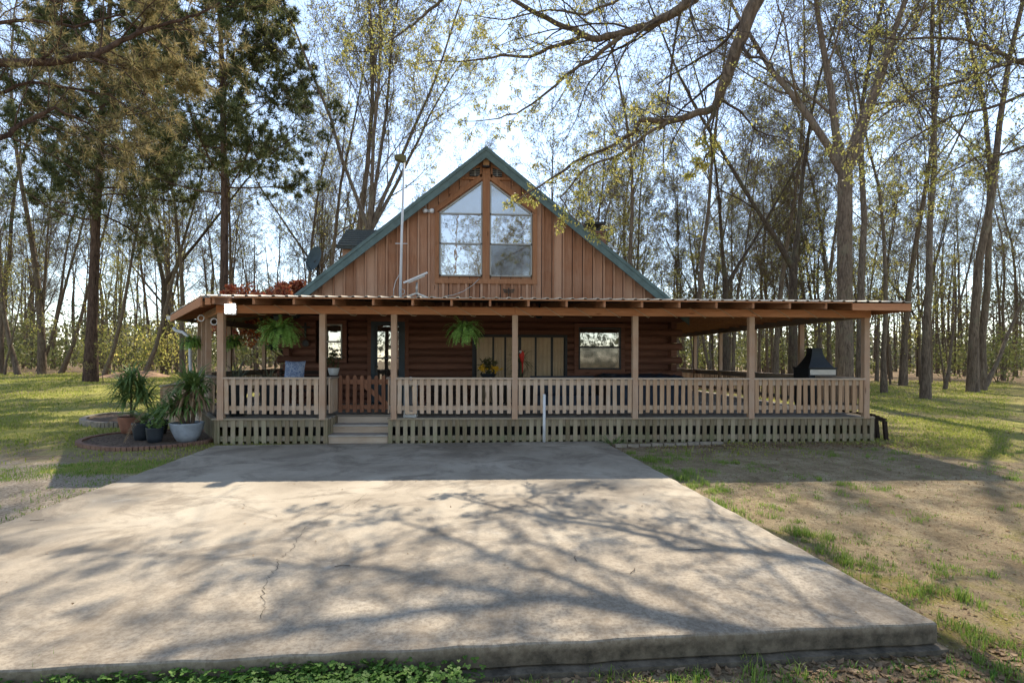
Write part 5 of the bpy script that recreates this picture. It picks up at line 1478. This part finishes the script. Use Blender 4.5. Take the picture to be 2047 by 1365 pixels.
KINDS['twiggy_b'] = forest(21, 21, 0.13, 0.26, (20, 9, 7, 6), leaf_p=0.15, ang=0.55, ratio0=0.24, leaf_s=0.08, bk='bark_pale')
KINDS['pine_a'] = pine(31, 26, 0.265, 0.30, 66)
KINDS['pine_b'] = pine(32, 27, 0.225, 0.33, 74, ll=0.19)

def tree(name, label, kind, x, y, s=1.0, rot=0.0, group=None, sz=None, lean=0.0, z=None):
    t = thing(name, label, 'tree', (x, y, gz(x, y) if z is None else z), group)
    for nm, me in zip(('trunk', 'crown'), KINDS[kind]):
        o = bpy.data.objects.new(nm, me); COL.objects.link(o); o.parent = t
    t.scale = (s, s, sz or s); t.rotation_euler = (0, lean, rot)
    return t
def tpx(px, D_y): return at_y(px, 716, D_y).x

# trees one can tell apart
T = tree
T('pine_tree', 'tall pine with thick bare straight trunk on the west lawn', 'pine_a', tpx(181, 28), 28, 1.0, 0.4)
T('pine_tree', 'broad pine whose trunk rises behind the porch roof corner', 'pine_b', tpx(447, 26), 26, 1.0, 2.1)
T('bare_tree', 'thick dark upright tree on the far left of the lawn edge', 'slim_b', tpx(85, 38), 38, 1.25, 1.0)
T('bare_tree', 'dark tree at the far left picture edge leaning outward', 'lean', tpx(38, 37), 37, 1.1, 2.6)
T('bare_tree', 'slender tree leaning right between the thick pine and the lawn clump', 'lean', tpx(120, 40), 40, 1.05, 0.2)
T('bare_tree', 'slender leaning tree just right of the tall bare pine trunk', 'lean', tpx(205, 33), 33, 0.9, -0.25)
T('bare_tree', 'thin tree leaning right midway between the two pines', 'lean', tpx(285, 34), 34, 1.0, 0.3)
T('bare_tree', 'thin straight dark tree beside the porch gutter', 'slim_a', tpx(366, 33), 33, 0.85, 1.7)
T('bare_tree', 'straight slim tree left of the red maple', 'slim_c', tpx(352, 40), 40, 0.9, 0.7)
T('budding_tree', 'large many stemmed tree with yellow green buds behind the antenna mast', 'vase', tpx(737, 27), 27, 1.0, 0.3)
T('budding_tree', 'tall straight tree close left of the many stemmed tree', 'slim_b', tpx(706, 29), 29, 1.15, 3.3)
T('bare_tree', 'slim dark tree behind the satellite dish', 'slim_a', tpx(655, 31), 31, 0.95, 4.4)
T('bare_tree', 'pale slim tree above the red maple', 'slim_c', tpx(600, 35), 35, 1.0, 5.2)
T('budding_tree', 'low round crowned tree just right of the gable peak', 'bushy', tpx(1098, 30), 30, 0.95, 0.5)
T('budding_tree', 'small hazy crowned tree behind the gable peak', 'bushy', tpx(930, 36), 36, 0.72, 1.9)
T('budding_tree', 'round crowned tree above the chimney', 'bushy', tpx(1200, 34), 34, 1.1, 2.6)
T('bare_tree', 'dark tree right of the chimney with upright limbs', 'slim_b', tpx(1262, 30), 30, 0.95, 2.2)
T('bare_tree', 'upright tree standing above the right porch eave', 'slim_a', tpx(1385, 29), 29, 1.0, 3.0)
T('forked_oak', 'dark oak forked into two crooked stems above the east porch', 'fork', tpx(1585, 24), 24, 1.0, 0.0)
T('forked_oak', 'second forked tree farther back, left of the crooked oak', 'fork', tpx(1450, 31), 31, 1.0, 3.3)
T('large_oak', 'largest pale oak with massive trunk behind the cooker hood', 'oak', tpx(1688, 20.5), 20.5, 0.95, 0.25)
T('bare_tree', 'tall trunk close behind and right of the massive oak', 'slim_b', tpx(1722, 23), 23, 1.05, 5.0)
T('bare_tree', 'slender tree on the east lawn nearest the porch post', 'slim_a', 20.1, 26.6, 0.85, 0.9)
T('bare_tree', 'pale straight tree at the east wood edge behind the slender lawn tree', 'slim_b', tpx(1805, 34), 34, 1.2, 2.9)
T('bare_tree', 'dark mid lawn tree leaning right with its foot nearest the house', 'slim_a', 18.9, 22.6, 1.05, 2.3, lean=0.05)
T('bare_tree', 'thin curved tree between the two lawn trees on the east', 'lean', tpx(1888, 30), 30, 0.7, 0.1)
T('bare_tree', 'thick straight dark tree at the right side of the lawn', 'slim_b', 25.5, 27.4, 1.4, 4.0)
T('bare_tree', 'pale thick tree close behind the thick right lawn tree', 'slim_a', tpx(1962, 29), 29, 1.25, 1.2)
T('bare_tree', 'strongly leaning tree at the right picture edge', 'lean', tpx(1968, 33), 33, 0.95, 0.0, lean=0.25)
T('sapling', 'small leafless shrub at the foot of the bare pine', 'sapling', tpx(207, 27), 27, 0.22, 0.0)

# the wood behind
g = random.Random(77)
bk = ['slim_a', 'twiggy', 'slim_c', 'twiggy_b', 'lean', 'twiggy', 'bushy', 'twiggy_b', 'slim_b', 'fork']
def wood_row(x0, x1, y0, y1, n, label, group, s0=0.75, s1=1.1, kinds=bk):
    for k in range(n):
        x = x0 + (x1 - x0) * (k + g.uniform(0.1, 0.9)) / n; y = g.uniform(y0, y1)
        T('woodland_tree', label, kinds[k % len(kinds)], x, y, g.uniform(s0, s1), g.uniform(0, 6.28), group)
wood_row(-50, -11, 36, 62, 40, 'slim bare tree among the many in the wood beyond the west lawn', 'trees of the west wood')
wood_row(-14, 8, 40, 58, 16, 'hazy budding tree in the wood behind the house roof', 'trees of the wood behind the house', 0.6, 0.85)
wood_row(7, 27, 32, 60, 34, 'upright tree among the many in the wood behind the east porch', 'trees of the wood behind the east porch')
wood_row(26, 64, 34, 60, 44, 'slim tree among the many in the dense wood beyond the east lawn', 'trees of the east wood')
wood_row(9, 36, 31, 40, 9, 'leafy sapling at the edge of the east wood', 'saplings of the east wood', 0.6, 1.1, ['sapling'])
wood_row(-40, -14, 35, 44, 10, 'leafy sapling at the edge of the west wood', 'saplings of the west wood', 0.5, 1.0, ['sapling'])
# trees across the drive, seen mirrored in the window glass
for k in range(13):
    x = -30 + k * 5.2 + g.uniform(-1, 1); y = -g.uniform(30, 44)
    T('roadside_tree', 'tree across the drive, mirrored in the window panes', ['oak', 'vase', 'bushy', 'slim_c', 'pine_a', 'sapling'][k % 6], x, y, g.uniform(0.7, 0.95), g.uniform(0, 6), 'trees mirrored in the windows')
for kd, x, y, s in (('bushy', -2.6, -20, 1.12), ('bushy', 3.4, -21.5, 1.0), ('twiggy', 0.6, -24, 0.9), ('vase', 8.0, -24, 0.7)):
    T('roadside_tree', 'tree across the drive, mirrored in the window panes', kd, x, y, s, 1.0, 'trees mirrored in the windows')

# red maple by the west porch
t = thing('red_maple', 'small red leaved maple behind the west end of the porch', 'tree', (tpx(582, 18.8), 18.8, 0.0))
tr = Tree(41, (9, 7, 5), leaf_p=0.9, leaf_s=0.10, leaf_n=11, angs=(0.9, 0.9, 0.9, 0.9), ratio=(0.62, 0.5, 0.5, 0.5), up=(0, -0.02, -0.01, 0, 0))
tr.branch((0, 0, 0), (0.02, 0, 1), 3.3, 0.09, 0.03, 0, first=0.38)
for dx in (-0.9, 0.7, 0.0): tr.branch((0, 0, 1.5), (dx, 0.1, 1), 2.3, 0.05, 0.02, 0, first=0.3)
t.scale = (1.25, 1.0, 1.02)
ma, mb_ = tr.finish('m', 'bark_dark', 'twig', 'redleaf')
for nm, me in (('trunk', ma), ('crown', mb_)):
    o = bpy.data.objects.new(nm, me); COL.objects.link(o); o.parent = t

# limbs reaching over from a big oak beside the drive
def limb(pix, depths):
    out = []
    for (px, py), d in zip(pix, depths): out.append(at_y(px, py, d))
    return out
def spread_d(n, a, b): return [a + (b - a) * i / max(1, n - 1) for i in range(n)]
ov = Tree(51, (9, 6, 5), fine_from=1, leaf_p=0.66, leaf_s=0.045, leaf_n=3, angs=(0.8, 0.85, 0.8, 0.8), ratio=(0.22, 0.5, 0.5, 0.5), wob=(0.1, 0.16, 0.2, 0.22, 0.25), up=(0, 0.0, -0.02, -0.03, -0.05), rr=(0.3, 0.55, 0.6, 0.6), thin=0.0042)
TRUNK = Vector((12.2, 7.4, 0))
def over(pix, d0, d1, r0, r1, first=0.1, k=9, head=None):
    pts = limb(pix, spread_d(len(pix), d0, d1))
    if head: pts = [Vector(h) for h in head] + pts
    fine = []
    for i in range(len(pts) - 1):
        for q in range(3):
            fine.append(pts[i].lerp(pts[i + 1], q / 3) + (Vector(rv(ov.r)) * 0.015 if q else Vector()))
    fine.append(pts[-1])
    ov.along(fine, r0, r1, 0, first, (int(k * 1.35), 7, 5))
top = Vector((12.0, 7.6, 7.2))
over([(1560, -120), (1513, 0), (1483, 73), (1457, 141), (1439, 187), (1431, 214)], 9.6, 10.3, 0.19, 0.085, 0.5, 4, [top, (10.5, 8.2, 9.6), (7.6, 9.2, 10.6)])
over([(1431, 214), (1381, 231), (1337, 243), (1281, 240), (1264, 267), (1217, 296), (1146, 325), (1080, 372), (1030, 405)], 10.3, 11.2, 0.075, 0.012, 0.08, 13)
over([(1337, 243), (1287, 272), (1243, 308), (1176, 333), (1120, 395), (1150, 440), (1190, 462)], 10.5, 11.2, 0.035, 0.008, 0.1, 12)
over([(1431, 214), (1407, 261), (1416, 293), (1407, 322), (1380, 350)], 10.3, 10.6, 0.04, 0.01, 0.2, 8)
over([(1470, -160), (1387, 0), (1337, 32), (1293, 54), (1243, 67), (1199, 78), (1164, 70), (1111, 47), (1059, 20), (1000, -15)], 10.8, 12.6, 0.13, 0.04, 0.25, 13, [top + Vector((0, -0.1, 0.4)), (9.6, 9.0, 10.4)])
over([(1164, 70), (1117, 91), (1059, 114), (1000, 111), (950, 120), (882, 122), (840, 128)], 12.0, 12.8, 0.05, 0.008, 0.1, 13)
over([(1243, 73), (1190, 114), (1146, 141), (1097, 182), (1044, 220), (999, 237), (923, 243)], 11.6, 12.6, 0.05, 0.007, 0.1, 14)
over([(930, -40), (882, 0), (847, 32), (815, 56), (780, 82), (736, 103), (692, 101)], 11.8, 12.6, 0.045, 0.01, 0.15, 13, [(1.2, 11.4, 11.6)])
over([(1340, -60), (1250, -10), (1170, 30), (1100, 20), (1010, 40), (930, 30)], 11.5, 12.4, 0.04, 0.008, 0.15, 12)
over([(2160, 60), (2047, 128), (1981, 99), (1937, 81), (1864, 75), (1791, 79), (1743, 66)], 11.5, 12.5, 0.07, 0.012, 0.2, 12, [top + Vector((0, 0.1, -0.4))])
over([(2150, 90), (2014, 126), (1926, 161), (1835, 183), (1760, 235), (1700, 300)], 9.6, 10.6, 0.05, 0.008, 0.2, 13, [top + Vector((0, 0, -0.9))])
over([(2140, 150), (2010, 205), (1900, 235), (1800, 290), (1730, 370)], 9.4, 10.2, 0.045, 0.008, 0.2, 12, [top + Vector((0, 0, -1.4))])
over([(2140, 250), (2030, 300), (1950, 315), (1870, 360), (1810, 420)], 9.2, 9.8, 0.035, 0.007, 0.2, 10, [top + Vector((0, 0, -2.2))])
over([(1200, -60), (1080, -70), (960, -60), (850, -75), (740, -60), (640, -80)], 11.8, 12.6, 0.06, 0.012, 0.1, 14, [top + Vector((-0.3, 0.2, 1.0)), (6.5, 10.6, 11.4)])
over([(1300, -150), (1150, -170), (1000, -150), (850, -180), (720, -160), (600, -190)], 12.6, 13.6, 0.06, 0.012, 0.1, 14, [top + Vector((-0.3, 0.2, 1.4)), (6.8, 11.4, 12.6)])
ov.wood.tube([(TRUNK.x, TRUNK.y, -0.3), (TRUNK.x, TRUNK.y + 0.05, 2.5), (TRUNK.x - 0.1, TRUNK.y + 0.1, 5.0), tuple(top), (11.7, 7.7, 9.5)], [0.48, 0.38, 0.34, 0.3, 0.16], 12)
ma, mb_ = ov.finish('o', 'bark', 'twig', 'bud_bright')
t = thing('overhanging_oak', 'oak limbs with yellow spring leaves hanging over the drive', 'tree', (0, 0, 0))
for nm, me in (('trunk', ma), ('crown', mb_)):
    o = bpy.data.objects.new(nm, me); COL.objects.link(o); o.parent = t
    if nm == 'crown': me.materials[0] = M['bark_dark']

# pine limbs reaching in at the upper left
pn = Tree(61, (11, 6), fine_from=1, needles=(20, 0.17, 0.0052), angs=(0.7, 0.75, 0.7, 0.7), ratio=(0.26, 0.42, 0.4, 0.4), wob=(0.06, 0.12, 0.15, 0.2, 0.2), up=(0, 0.0, 0.02, 0, 0), rr=(0.32, 0.5, 0.6, 0.6), thin=0.005)
def pover(pix, d0, d1, r0, r1, first=0.1, k=12, head=None):
    pts = limb(pix, spread_d(len(pix), d0, d1))
    if head: pts = [Vector(h) for h in head] + pts
    fine = []
    for i in range(len(pts) - 1):
        for q in range(3): fine.append(pts[i].lerp(pts[i + 1], q / 3) + (Vector(rv(pn.r)) * 0.015 if q else Vector()))
    fine.append(pts[-1]); pn.along(fine, r0, r1, 0, first, (k, 6, 4))
PT = Vector((-12.6, 8.2, 0))
pover([(-180, 150), (0, 126), (103, 125), (191, 111), (226, 91), (273, 68), (345, 44), (393, 31), (440, 5)], 9.0, 10.0, 0.085, 0.014, 0.28, 13, [(PT.x, PT.y, 5.6)])
pover([(273, 68), (290, 40), (301, 19), (320, -30)], 9.7, 9.8, 0.03, 0.012, 0.1, 8)
pover([(-160, 330), (0, 275), (40, 250), (110, 215), (160, 240), (200, 262)], 8.6, 9.3, 0.06, 0.010, 0.3, 12, [(PT.x, PT.y, 4.6)])
pover([(-150, 210), (-20, 190), (60, 165), (130, 175), (220, 190), (280, 235)], 9.2, 10.0, 0.045, 0.008, 0.25, 13, [(PT.x, PT.y, 5.0)])
pover([(-120, 60), (-20, 50), (60, 40), (150, 55), (240, 30), (320, 85), (395, 140)], 9.5, 10.5, 0.045, 0.008, 0.22, 13, [(PT.x, PT.y, 6.2)])
pover([(191, 111), (240, 130), (300, 140), (360, 150), (400, 175)], 9.5, 10.2, 0.03, 0.007, 0.1, 16)
pover([(-120, -30), (0, -10), (120, 5), (230, -10), (330, 20)], 9.5, 10.3, 0.04, 0.008, 0.2, 11, [(PT.x, PT.y, 6.8)])
pn.wood.tube([(PT.x, PT.y, -0.3), (PT.x, PT.y, 4.5), (PT.x + 0.05, PT.y, 9.5), (PT.x, PT.y, 12)], [0.4, 0.33, 0.24, 0.1], 12)
ma, mb_ = pn.finish('p', 'bark_pine', 'twig_pine', 'needle_brown')
t = thing('overhanging_pine', 'brown tinged pine boughs reaching in at the upper left', 'tree', (0, 0, 0))
for nm, me in (('trunk', ma), ('crown', mb_)):
    o = bpy.data.objects.new(nm, me); COL.objects.link(o); o.parent = t
    if nm == 'crown': me.materials[0] = M['bark_pine']

# ------------------------------------------------------------------ undergrowth, grass, litter
g = random.Random(99)
def leaf_cloud(mb, c, rx, ry, rz, n, s):
    for _ in range(n):
        u = Vector(rv(g)).normalized() * g.random() ** 0.45
        add_leaf(mb, (c[0] + u.x * rx, c[1] + u.y * ry, max(c[2] - rz * 0.9, c[2] + u.z * rz)), g, s * g.uniform(0.6, 1.4))
def undergrowth(name, label, mat, spots, s):
    mb = MB()
    for x, y, z, rx, rz, n in spots: leaf_cloud(mb, (x, y, gz(x, y) + z), rx, rx * 0.8, rz, n, s)
    tag(mb.build(name, M[mat]), label, kind='stuff')
sp = []
for k in range(130):
    x = g.uniform(-62, -10) if k < 55 else g.uniform(5, 75); y = g.uniform(42, 64)
    rz = g.uniform(1.0, 3.0); sp.append((x, y, rz * g.uniform(0.6, 1.6), g.uniform(1.4, 3.0), rz, 260))
undergrowth('undergrowth', 'fresh green undergrowth along the edge of the wood', 'shrub', sp, 0.22)
sp = []
for k in range(520):
    x = g.uniform(-85, 100); y = g.uniform(54, 88); rz = g.uniform(1.2, 3.2); hi = 3.2 if x < 8 else 6.5
    sp.append((x, y, 0.6 + hi * g.random() ** 1.5 * 1.6, g.uniform(1.6, 3.6), rz, 190))
undergrowth('far_foliage', 'dark evergreen foliage deep in the wood', 'shrub_dark', sp, 0.26)
sp = [(-150 + 310 * (k + g.random()) / 260, g.uniform(98, 125), g.uniform(0.5, 5.5), g.uniform(4, 7), g.uniform(2.5, 5.5), 230) for k in range(260)]
undergrowth('distant_wood', 'soft grey green mass of distant woodland behind the trees', 'hazy', sp, 0.75)
sp = [(g.uniform(-60, 60), -g.uniform(50, 60), g.uniform(1.5, 6), g.uniform(3, 5), g.uniform(2, 4.5), 160) for k in range(90)]
undergrowth('roadside_foliage', 'green foliage across the drive, mirrored in the windows', 'shrub_dark', sp, 0.5)
mb = MB()
for k in range(420):
    x = g.uniform(-85, 100); y = g.uniform(54, 92); h = g.uniform(9, 21); b = gz(x, y)
    mb.tube([(x, y, b), (x + g.gauss(0, .3), y, b + h * .5), (x + g.gauss(0, .8), y, b + h)], [g.uniform(.1, .28), .1, .02], 5, cap=False)
    for q in range(16):
        z = b + h * g.uniform(.3, .97); a = g.uniform(0, 6.28); l = g.uniform(1, 3.2) * (1.15 - (z - b) / h)
        e = (x + cos(a) * l, y + sin(a) * l, z + l * .8); mb.tube([(x, y, z), e], [.035, .012], 3)
        for q2 in range(4):
            a2 = a + g.gauss(0, .8); f = g.uniform(.3, 1); s_ = (x + (e[0] - x) * f, y + (e[1] - y) * f, z + (e[2] - z) * f); mb.tube([s_, (s_[0] + cos(a2) * l * .5, s_[1] + sin(a2) * l * .5, s_[2] + l * .5)], [.018, .008], 3)
tag(mb.build('far_woods', M['twig']), 'far mass of thin bare stems filling the wood', kind='stuff')

# bright shrubs one can point to
def shrub(name, label, x, y, rx, rz, n, mat, s=0.1):
    t = thing(name, label, 'shrub', (x, y, gz(x, y)))
    tr = Tree(int(x * 7 + y), (6, 5), leaf_p=0, thin=0.006); 
    for k in range(5): tr.branch((0, 0, 0), (g.gauss(0, .5), g.gauss(0, .5), 1), rz * 1.5, 0.025, 0.008, 1, first=0.2)
    mb = tr.crown; mb.cur = 1
    for _ in range(n):
        u = Vector(rv(g)).normalized() * g.random() ** 0.4
        add_leaf(mb, (u.x * rx, u.y * rx, max(0.1, rz + u.z * rz)), g, s * g.uniform(.6, 1.4))
    tr.wood.cur = 0
    for nm, m_, mats in (('stems', tr.wood, [M['twig']]), ('foliage', tr.crown, [M['twig'], M[mat]])):
        if m_.f:
            o = m_.build(nm, mats); o.parent = t
shrub('flowering_shrub', 'rounded yellow green shrub at the lawn edge right of the bare pine', tpx(245, 36), 36, 2.6, 1.7, 1500, 'bud_bright', 0.14)
shrub('flowering_shrub', 'tall yellow green shrub by the lawn edge beside the porch gutter', tpx(335, 37), 37, 1.6, 2.0, 900, 'bud_bright', 0.14)
shrub('evergreen_shrub', 'bushy green shrub just outside the west railing', -9.6, 20.5, 1.1, 0.8, 900, 'shrub', 0.09)
shrub('evergreen_shrub', 'bright green shrub at the far right wood edge', tpx(1995, 38), 38, 2.8, 2.2, 1500, 'shrub', 0.16)
mb = MB(); mb.sm = True
c = Vector((tpx(268, 33), 33, gz(tpx(268, 33), 33))); k0 = 0
for j in range(7):
    for i in range(22):
        a = 2 * pi * i / 22; f = j / 6; rr_ = 1.5 * f
        mb.v.append((c.x + rr_ * 1.5 * cos(a), c.y + rr_ * sin(a), c.z + 0.35 * (1 - f * f) * (1 + 0.2 * sin(3 * a)) - 0.03))
for j in range(6):
    for i in range(22): mb.face((j * 22 + i, j * 22 + (i + 1) % 22, j * 22 + 22 + (i + 1) % 22, j * 22 + 22 + i))
tag(mb.build('dirt_mound', flat('red_clay', (0.30, 0.19, 0.12), 0.95, 0.1, var=0.3, scale=6)), 'low mound of reddish clay on the far west lawn', 'mound')

def blades(mb, x, y, n, h, w, sp, r):
    for _ in range(n):
        a = r.uniform(0, 6.28); bx, by = x + r.gauss(0, sp), y + r.gauss(0, sp); z = gz(bx, by) - 0.005
        l = h * r.uniform(.5, 1.2); t_ = r.uniform(.15, .8); s = (-sin(a) * w, cos(a) * w)
        mx, my = bx + cos(a) * l * t_ * .35, by + sin(a) * l * t_ * .35; ex, ey = bx + cos(a) * l * t_, by + sin(a) * l * t_
        n0 = len(mb.v)
        mb.v.extend([(bx - s[0], by - s[1], z), (bx + s[0], by + s[1], z), (mx + s[0] * .8, my + s[1] * .8, z + l * .6), (mx - s[0] * .8, my - s[1] * .8, z + l * .6), (ex, ey, z + l * (1 - .25 * t_))])
        mb.face((n0, n0 + 1, n0 + 2, n0 + 3)); mb.face((n0 + 3, n0 + 2, n0 + 4))
def on_slab(x, y): return in_poly(x, y, SLAB) or in_poly(x, y, [(-5.3, 10.8), (8.2, 10.8), (8.2, 25), (-7.3, 25), (-7.3, 14)])
mb = MB()
cnt = 0
while cnt < 15000:
    D = 9.0 * (42 / 9.0) ** (g.random() ** 0.9); a = g.uniform(-1.0, 1.0); x = a * D; y = D
    if on_slab(x, y): continue
    tf = cover(x, y)[0]
    if g.random() > tf * (0.55 + 0.45 * sin(x * 1.3 + 2 * sin(y * .8))): continue
    blades(mb, x, y, 5, 0.05 + 0.0012 * D, 0.004 + 0.00045 * D, 0.05 + 0.006 * D, g); cnt += 1
tag(mb.build('lawn_grass', M['grass']), 'short patchy lawn grass on both sides of the house', kind='stuff')
mb = MB()
clumps = []
for k in range(42):
    y = 3.4 + 6.2 * g.random(); clumps.append((2.86 - 0.06 * (y - 3.3) + abs(g.gauss(0.05, 0.35)), y, g.uniform(0.05, 0.16), g.randint(4, 12), g.uniform(0.05, 0.11)))
for k in range(150):
    y = 3.0 + 7.2 * g.random() ** 1.2; clumps.append((g.uniform(3.0, 3.2 + y * 1.05), y, g.uniform(0.04, 0.22), g.randint(2, 9), g.uniform(0.035, 0.085)))
for k in range(45): clumps.append((g.uniform(0.2, 5.5), g.uniform(2.5, 3.2), g.uniform(0.03, 0.12), g.randint(2, 7), g.uniform(0.03, 0.09)))
for cx_, cy_, sp_, n_, h_ in clumps:
    for q in range(n_):
        x, y = cx_ + g.gauss(0, sp_), cy_ + g.gauss(0, sp_)
        if on_slab(x, y): continue
        blades(mb, x, y, g.randint(6, 26), h_ * g.uniform(.6, 1.2), 0.003, g.uniform(0.02, 0.05), g)
for k in range(1500):
    y = 3.0 + 7.5 * g.random(); x = g.uniform(2.8, 3.2 + y * 1.05)
    if not on_slab(x, y): blades(mb, x, y, 3, 0.03, 0.003, 0.03, g)
for k in range(320):
    x = g.uniform(-7.2, -4.9); y = g.uniform(7.9, 9.0) + 0.25 * (x + 6)
    if not on_slab(x, y): blades(mb, x, y, 9, 0.05, 0.004, 0.06, g)
for k in range(160):
    y = g.uniform(4.5, 8); blades(mb, -4.9 + g.gauss(-0.25, 0.3), y, 6, 0.05, 0.004, 0.06, g)
tag(mb.build('grass_tufts', M['tuft']), 'fresh grass tufts dotted along the slab edge and bare yard', kind='stuff')
# clover along the near slab edge
mb = MB()
for k in range(5600):
    x = g.uniform(-3.4, 0.15); edge = 3.12 + 0.052 * (x + 1.1); y = edge + 0.02 - abs(g.gauss(0, 0.18)) - 0.02
    if x > -0.6 and g.random() < smooth(-0.7, 0.1, x): continue
    h = g.uniform(0.02, 0.11) * (1 if y < edge - 0.05 else 1.25); z = gz(x, y) + h; s = g.uniform(0.007, 0.019)
    a0 = g.uniform(0, 6.28); tl = Vector((g.gauss(0, .35), g.gauss(0, .35), 1)).normalized(); u = tl.orthogonal().normalized(); v = tl.cross(u)
    for q in range(3):
        a = a0 + q * 2.09; c = Vector((x, y, z)) + (u * cos(a) + v * sin(a)) * s * .8
        mb.poly([c + (u * cos(b) + v * sin(b)) * s * .75 for b in (a, a + 1.25, a + 2.5, a + 3.78, a + 5.03)])
tag(mb.build('clover', M['clover']), 'dense clover and weeds against the near edge of the slab', kind='stuff')
mb = MB()
for k in range(130):
    x = g.uniform(-0.6, 3.3); y = 3.05 + 0.05 * x - abs(g.gauss(0.05, 0.2)); blades(mb, x, y, 8, 0.05, 0.004, 0.02, g)
for k in range(7): blades(mb, g.gauss(-2.2, 0.25), 3.05, 6, 0.22, 0.003, 0.05, g)
tag(mb.build('edge_weeds', M['clover']), 'scattered weeds under the front edge of the slab', kind='stuff')
# fallen leaves
mb = MB()
def fallen(x, y, s, z):
    a = g.uniform(0, 6.28); u = Vector((cos(a), sin(a), g.gauss(0, .25))) * s; v = Vector((-sin(a), cos(a), g.gauss(0, .3))) * s * .5; c = Vector((x, y, z + s * .25)); cu = Vector((0, 0, s * g.uniform(.0, .5)))
    n = len(mb.v); mb.v.extend([tuple(c - u + cu), tuple(c + v), tuple(c + u + cu), tuple(c - v), tuple(c - cu * .3)]); mb.face((n, n + 1, n + 4)); mb.face((n + 1, n + 2, n + 4)); mb.face((n + 2, n + 3, n + 4)); mb.face((n + 3, n, n + 4))
for k in range(14000):
    m = g.random()
    if m < 0.34: x = g.uniform(-1.2, 6.5); y = 3.15 + 0.05 * x - abs(g.gauss(0, 0.5)); s = g.uniform(.012, .035)
    elif m < 0.78: y = 3.2 + 7.5 * g.random(); x = g.uniform(2.95, 3.2 + y * 1.05); s = g.uniform(.006, .024)
    elif m < 0.92: x = g.uniform(2.3, 9); y = g.gauss(10.4, 0.25); s = g.uniform(.015, .035)
    else: y = g.uniform(11, 32); x = g.uniform(9, 10 + y * .9); s = g.uniform(.03, .06)
    if on_slab(x, y) or y < 2.2: continue
    fallen(x, y, s, gz(x, y))
for k in range(110):
    x = g.uniform(-4.3, 2.6); y = g.uniform(3.3, 10.4); fallen(x, y, g.uniform(.006, .016), 0.002)
tag(mb.build('leaf_litter', M['deadleaf']), 'dry fallen leaves scattered over the yard', kind='stuff')
# twigs lying on the slab
mb = MB()
for px, py in ((1375, 1098), (1260, 1145), (1150, 1110), (700, 1130), (60, 1040)):
    p = at_z(px, py, 0.006); a = g.uniform(0, 6.28)
    mb.tube([p, p + Vector((cos(a) * .06, sin(a) * .06, .004)), p + Vector((cos(a + .2) * .12, sin(a + .2) * .12, 0))], .003, 5)
tag(mb.build('twig_litter', M['twig']), 'few thin twigs lying on the concrete', kind='stuff')

# ------------------------------------------------------------------ camera, sun, sky
cam = bpy.data.cameras.new('camera'); co = bpy.data.objects.new('camera', cam); COL.objects.link(co)
co.location = (0, 0, EYE)
co.matrix_world = Matrix.Translation((0, 0, EYE)) @ Matrix.Rotation(-YAW, 4, 'Z') @ Matrix.Rotation(pi / 2, 4, 'X') @ Matrix.Rotation(ROLL, 4, 'Z')
cam.sensor_width = 36; cam.lens = F / 2047 * 36; cam.shift_y = (CY - 682.5) / 2047
cam.clip_start = 0.05; cam.clip_end = 2000
scene.camera = co
EL, AZ = math.radians(46), math.radians(13)
sd = Vector((sin(AZ) * cos(EL), cos(AZ) * cos(EL), sin(EL)))
sun = bpy.data.lights.new('sun', 'SUN'); so = bpy.data.objects.new('sun', sun); COL.objects.link(so)
sun.energy = SUN; sun.angle = math.radians(0.5); sun.color = (1.0, 0.90, 0.75)
so.rotation_euler = (-sd).to_track_quat('-Z', 'Y').to_euler()
w = bpy.data.worlds.new('World'); scene.world = w; w.use_nodes = True
nt = w.node_tree; sk = nt.nodes.new('ShaderNodeTexSky'); sk.sky_type = 'NISHITA'; sk.sun_disc = False
sk.sun_elevation = EL; sk.sun_rotation = AZ; sk.air_density = 1.0; sk.dust_density = DUST; sk.ozone_density = 0.8; sk.altitude = 50
hs = nt.nodes.new('ShaderNodeHueSaturation'); hs.inputs['Saturation'].default_value = 0.8
nt.links.new(sk.outputs[0], hs.inputs['Color']); nt.links.new(hs.outputs[0], nt.nodes['Background'].inputs[0]); nt.nodes['Background'].inputs[1].default_value = SKY
vs = scene.view_settings; vs.view_transform = 'Standard'; vs.look = 'None'; vs.exposure = EXPO; vs.gamma = 1
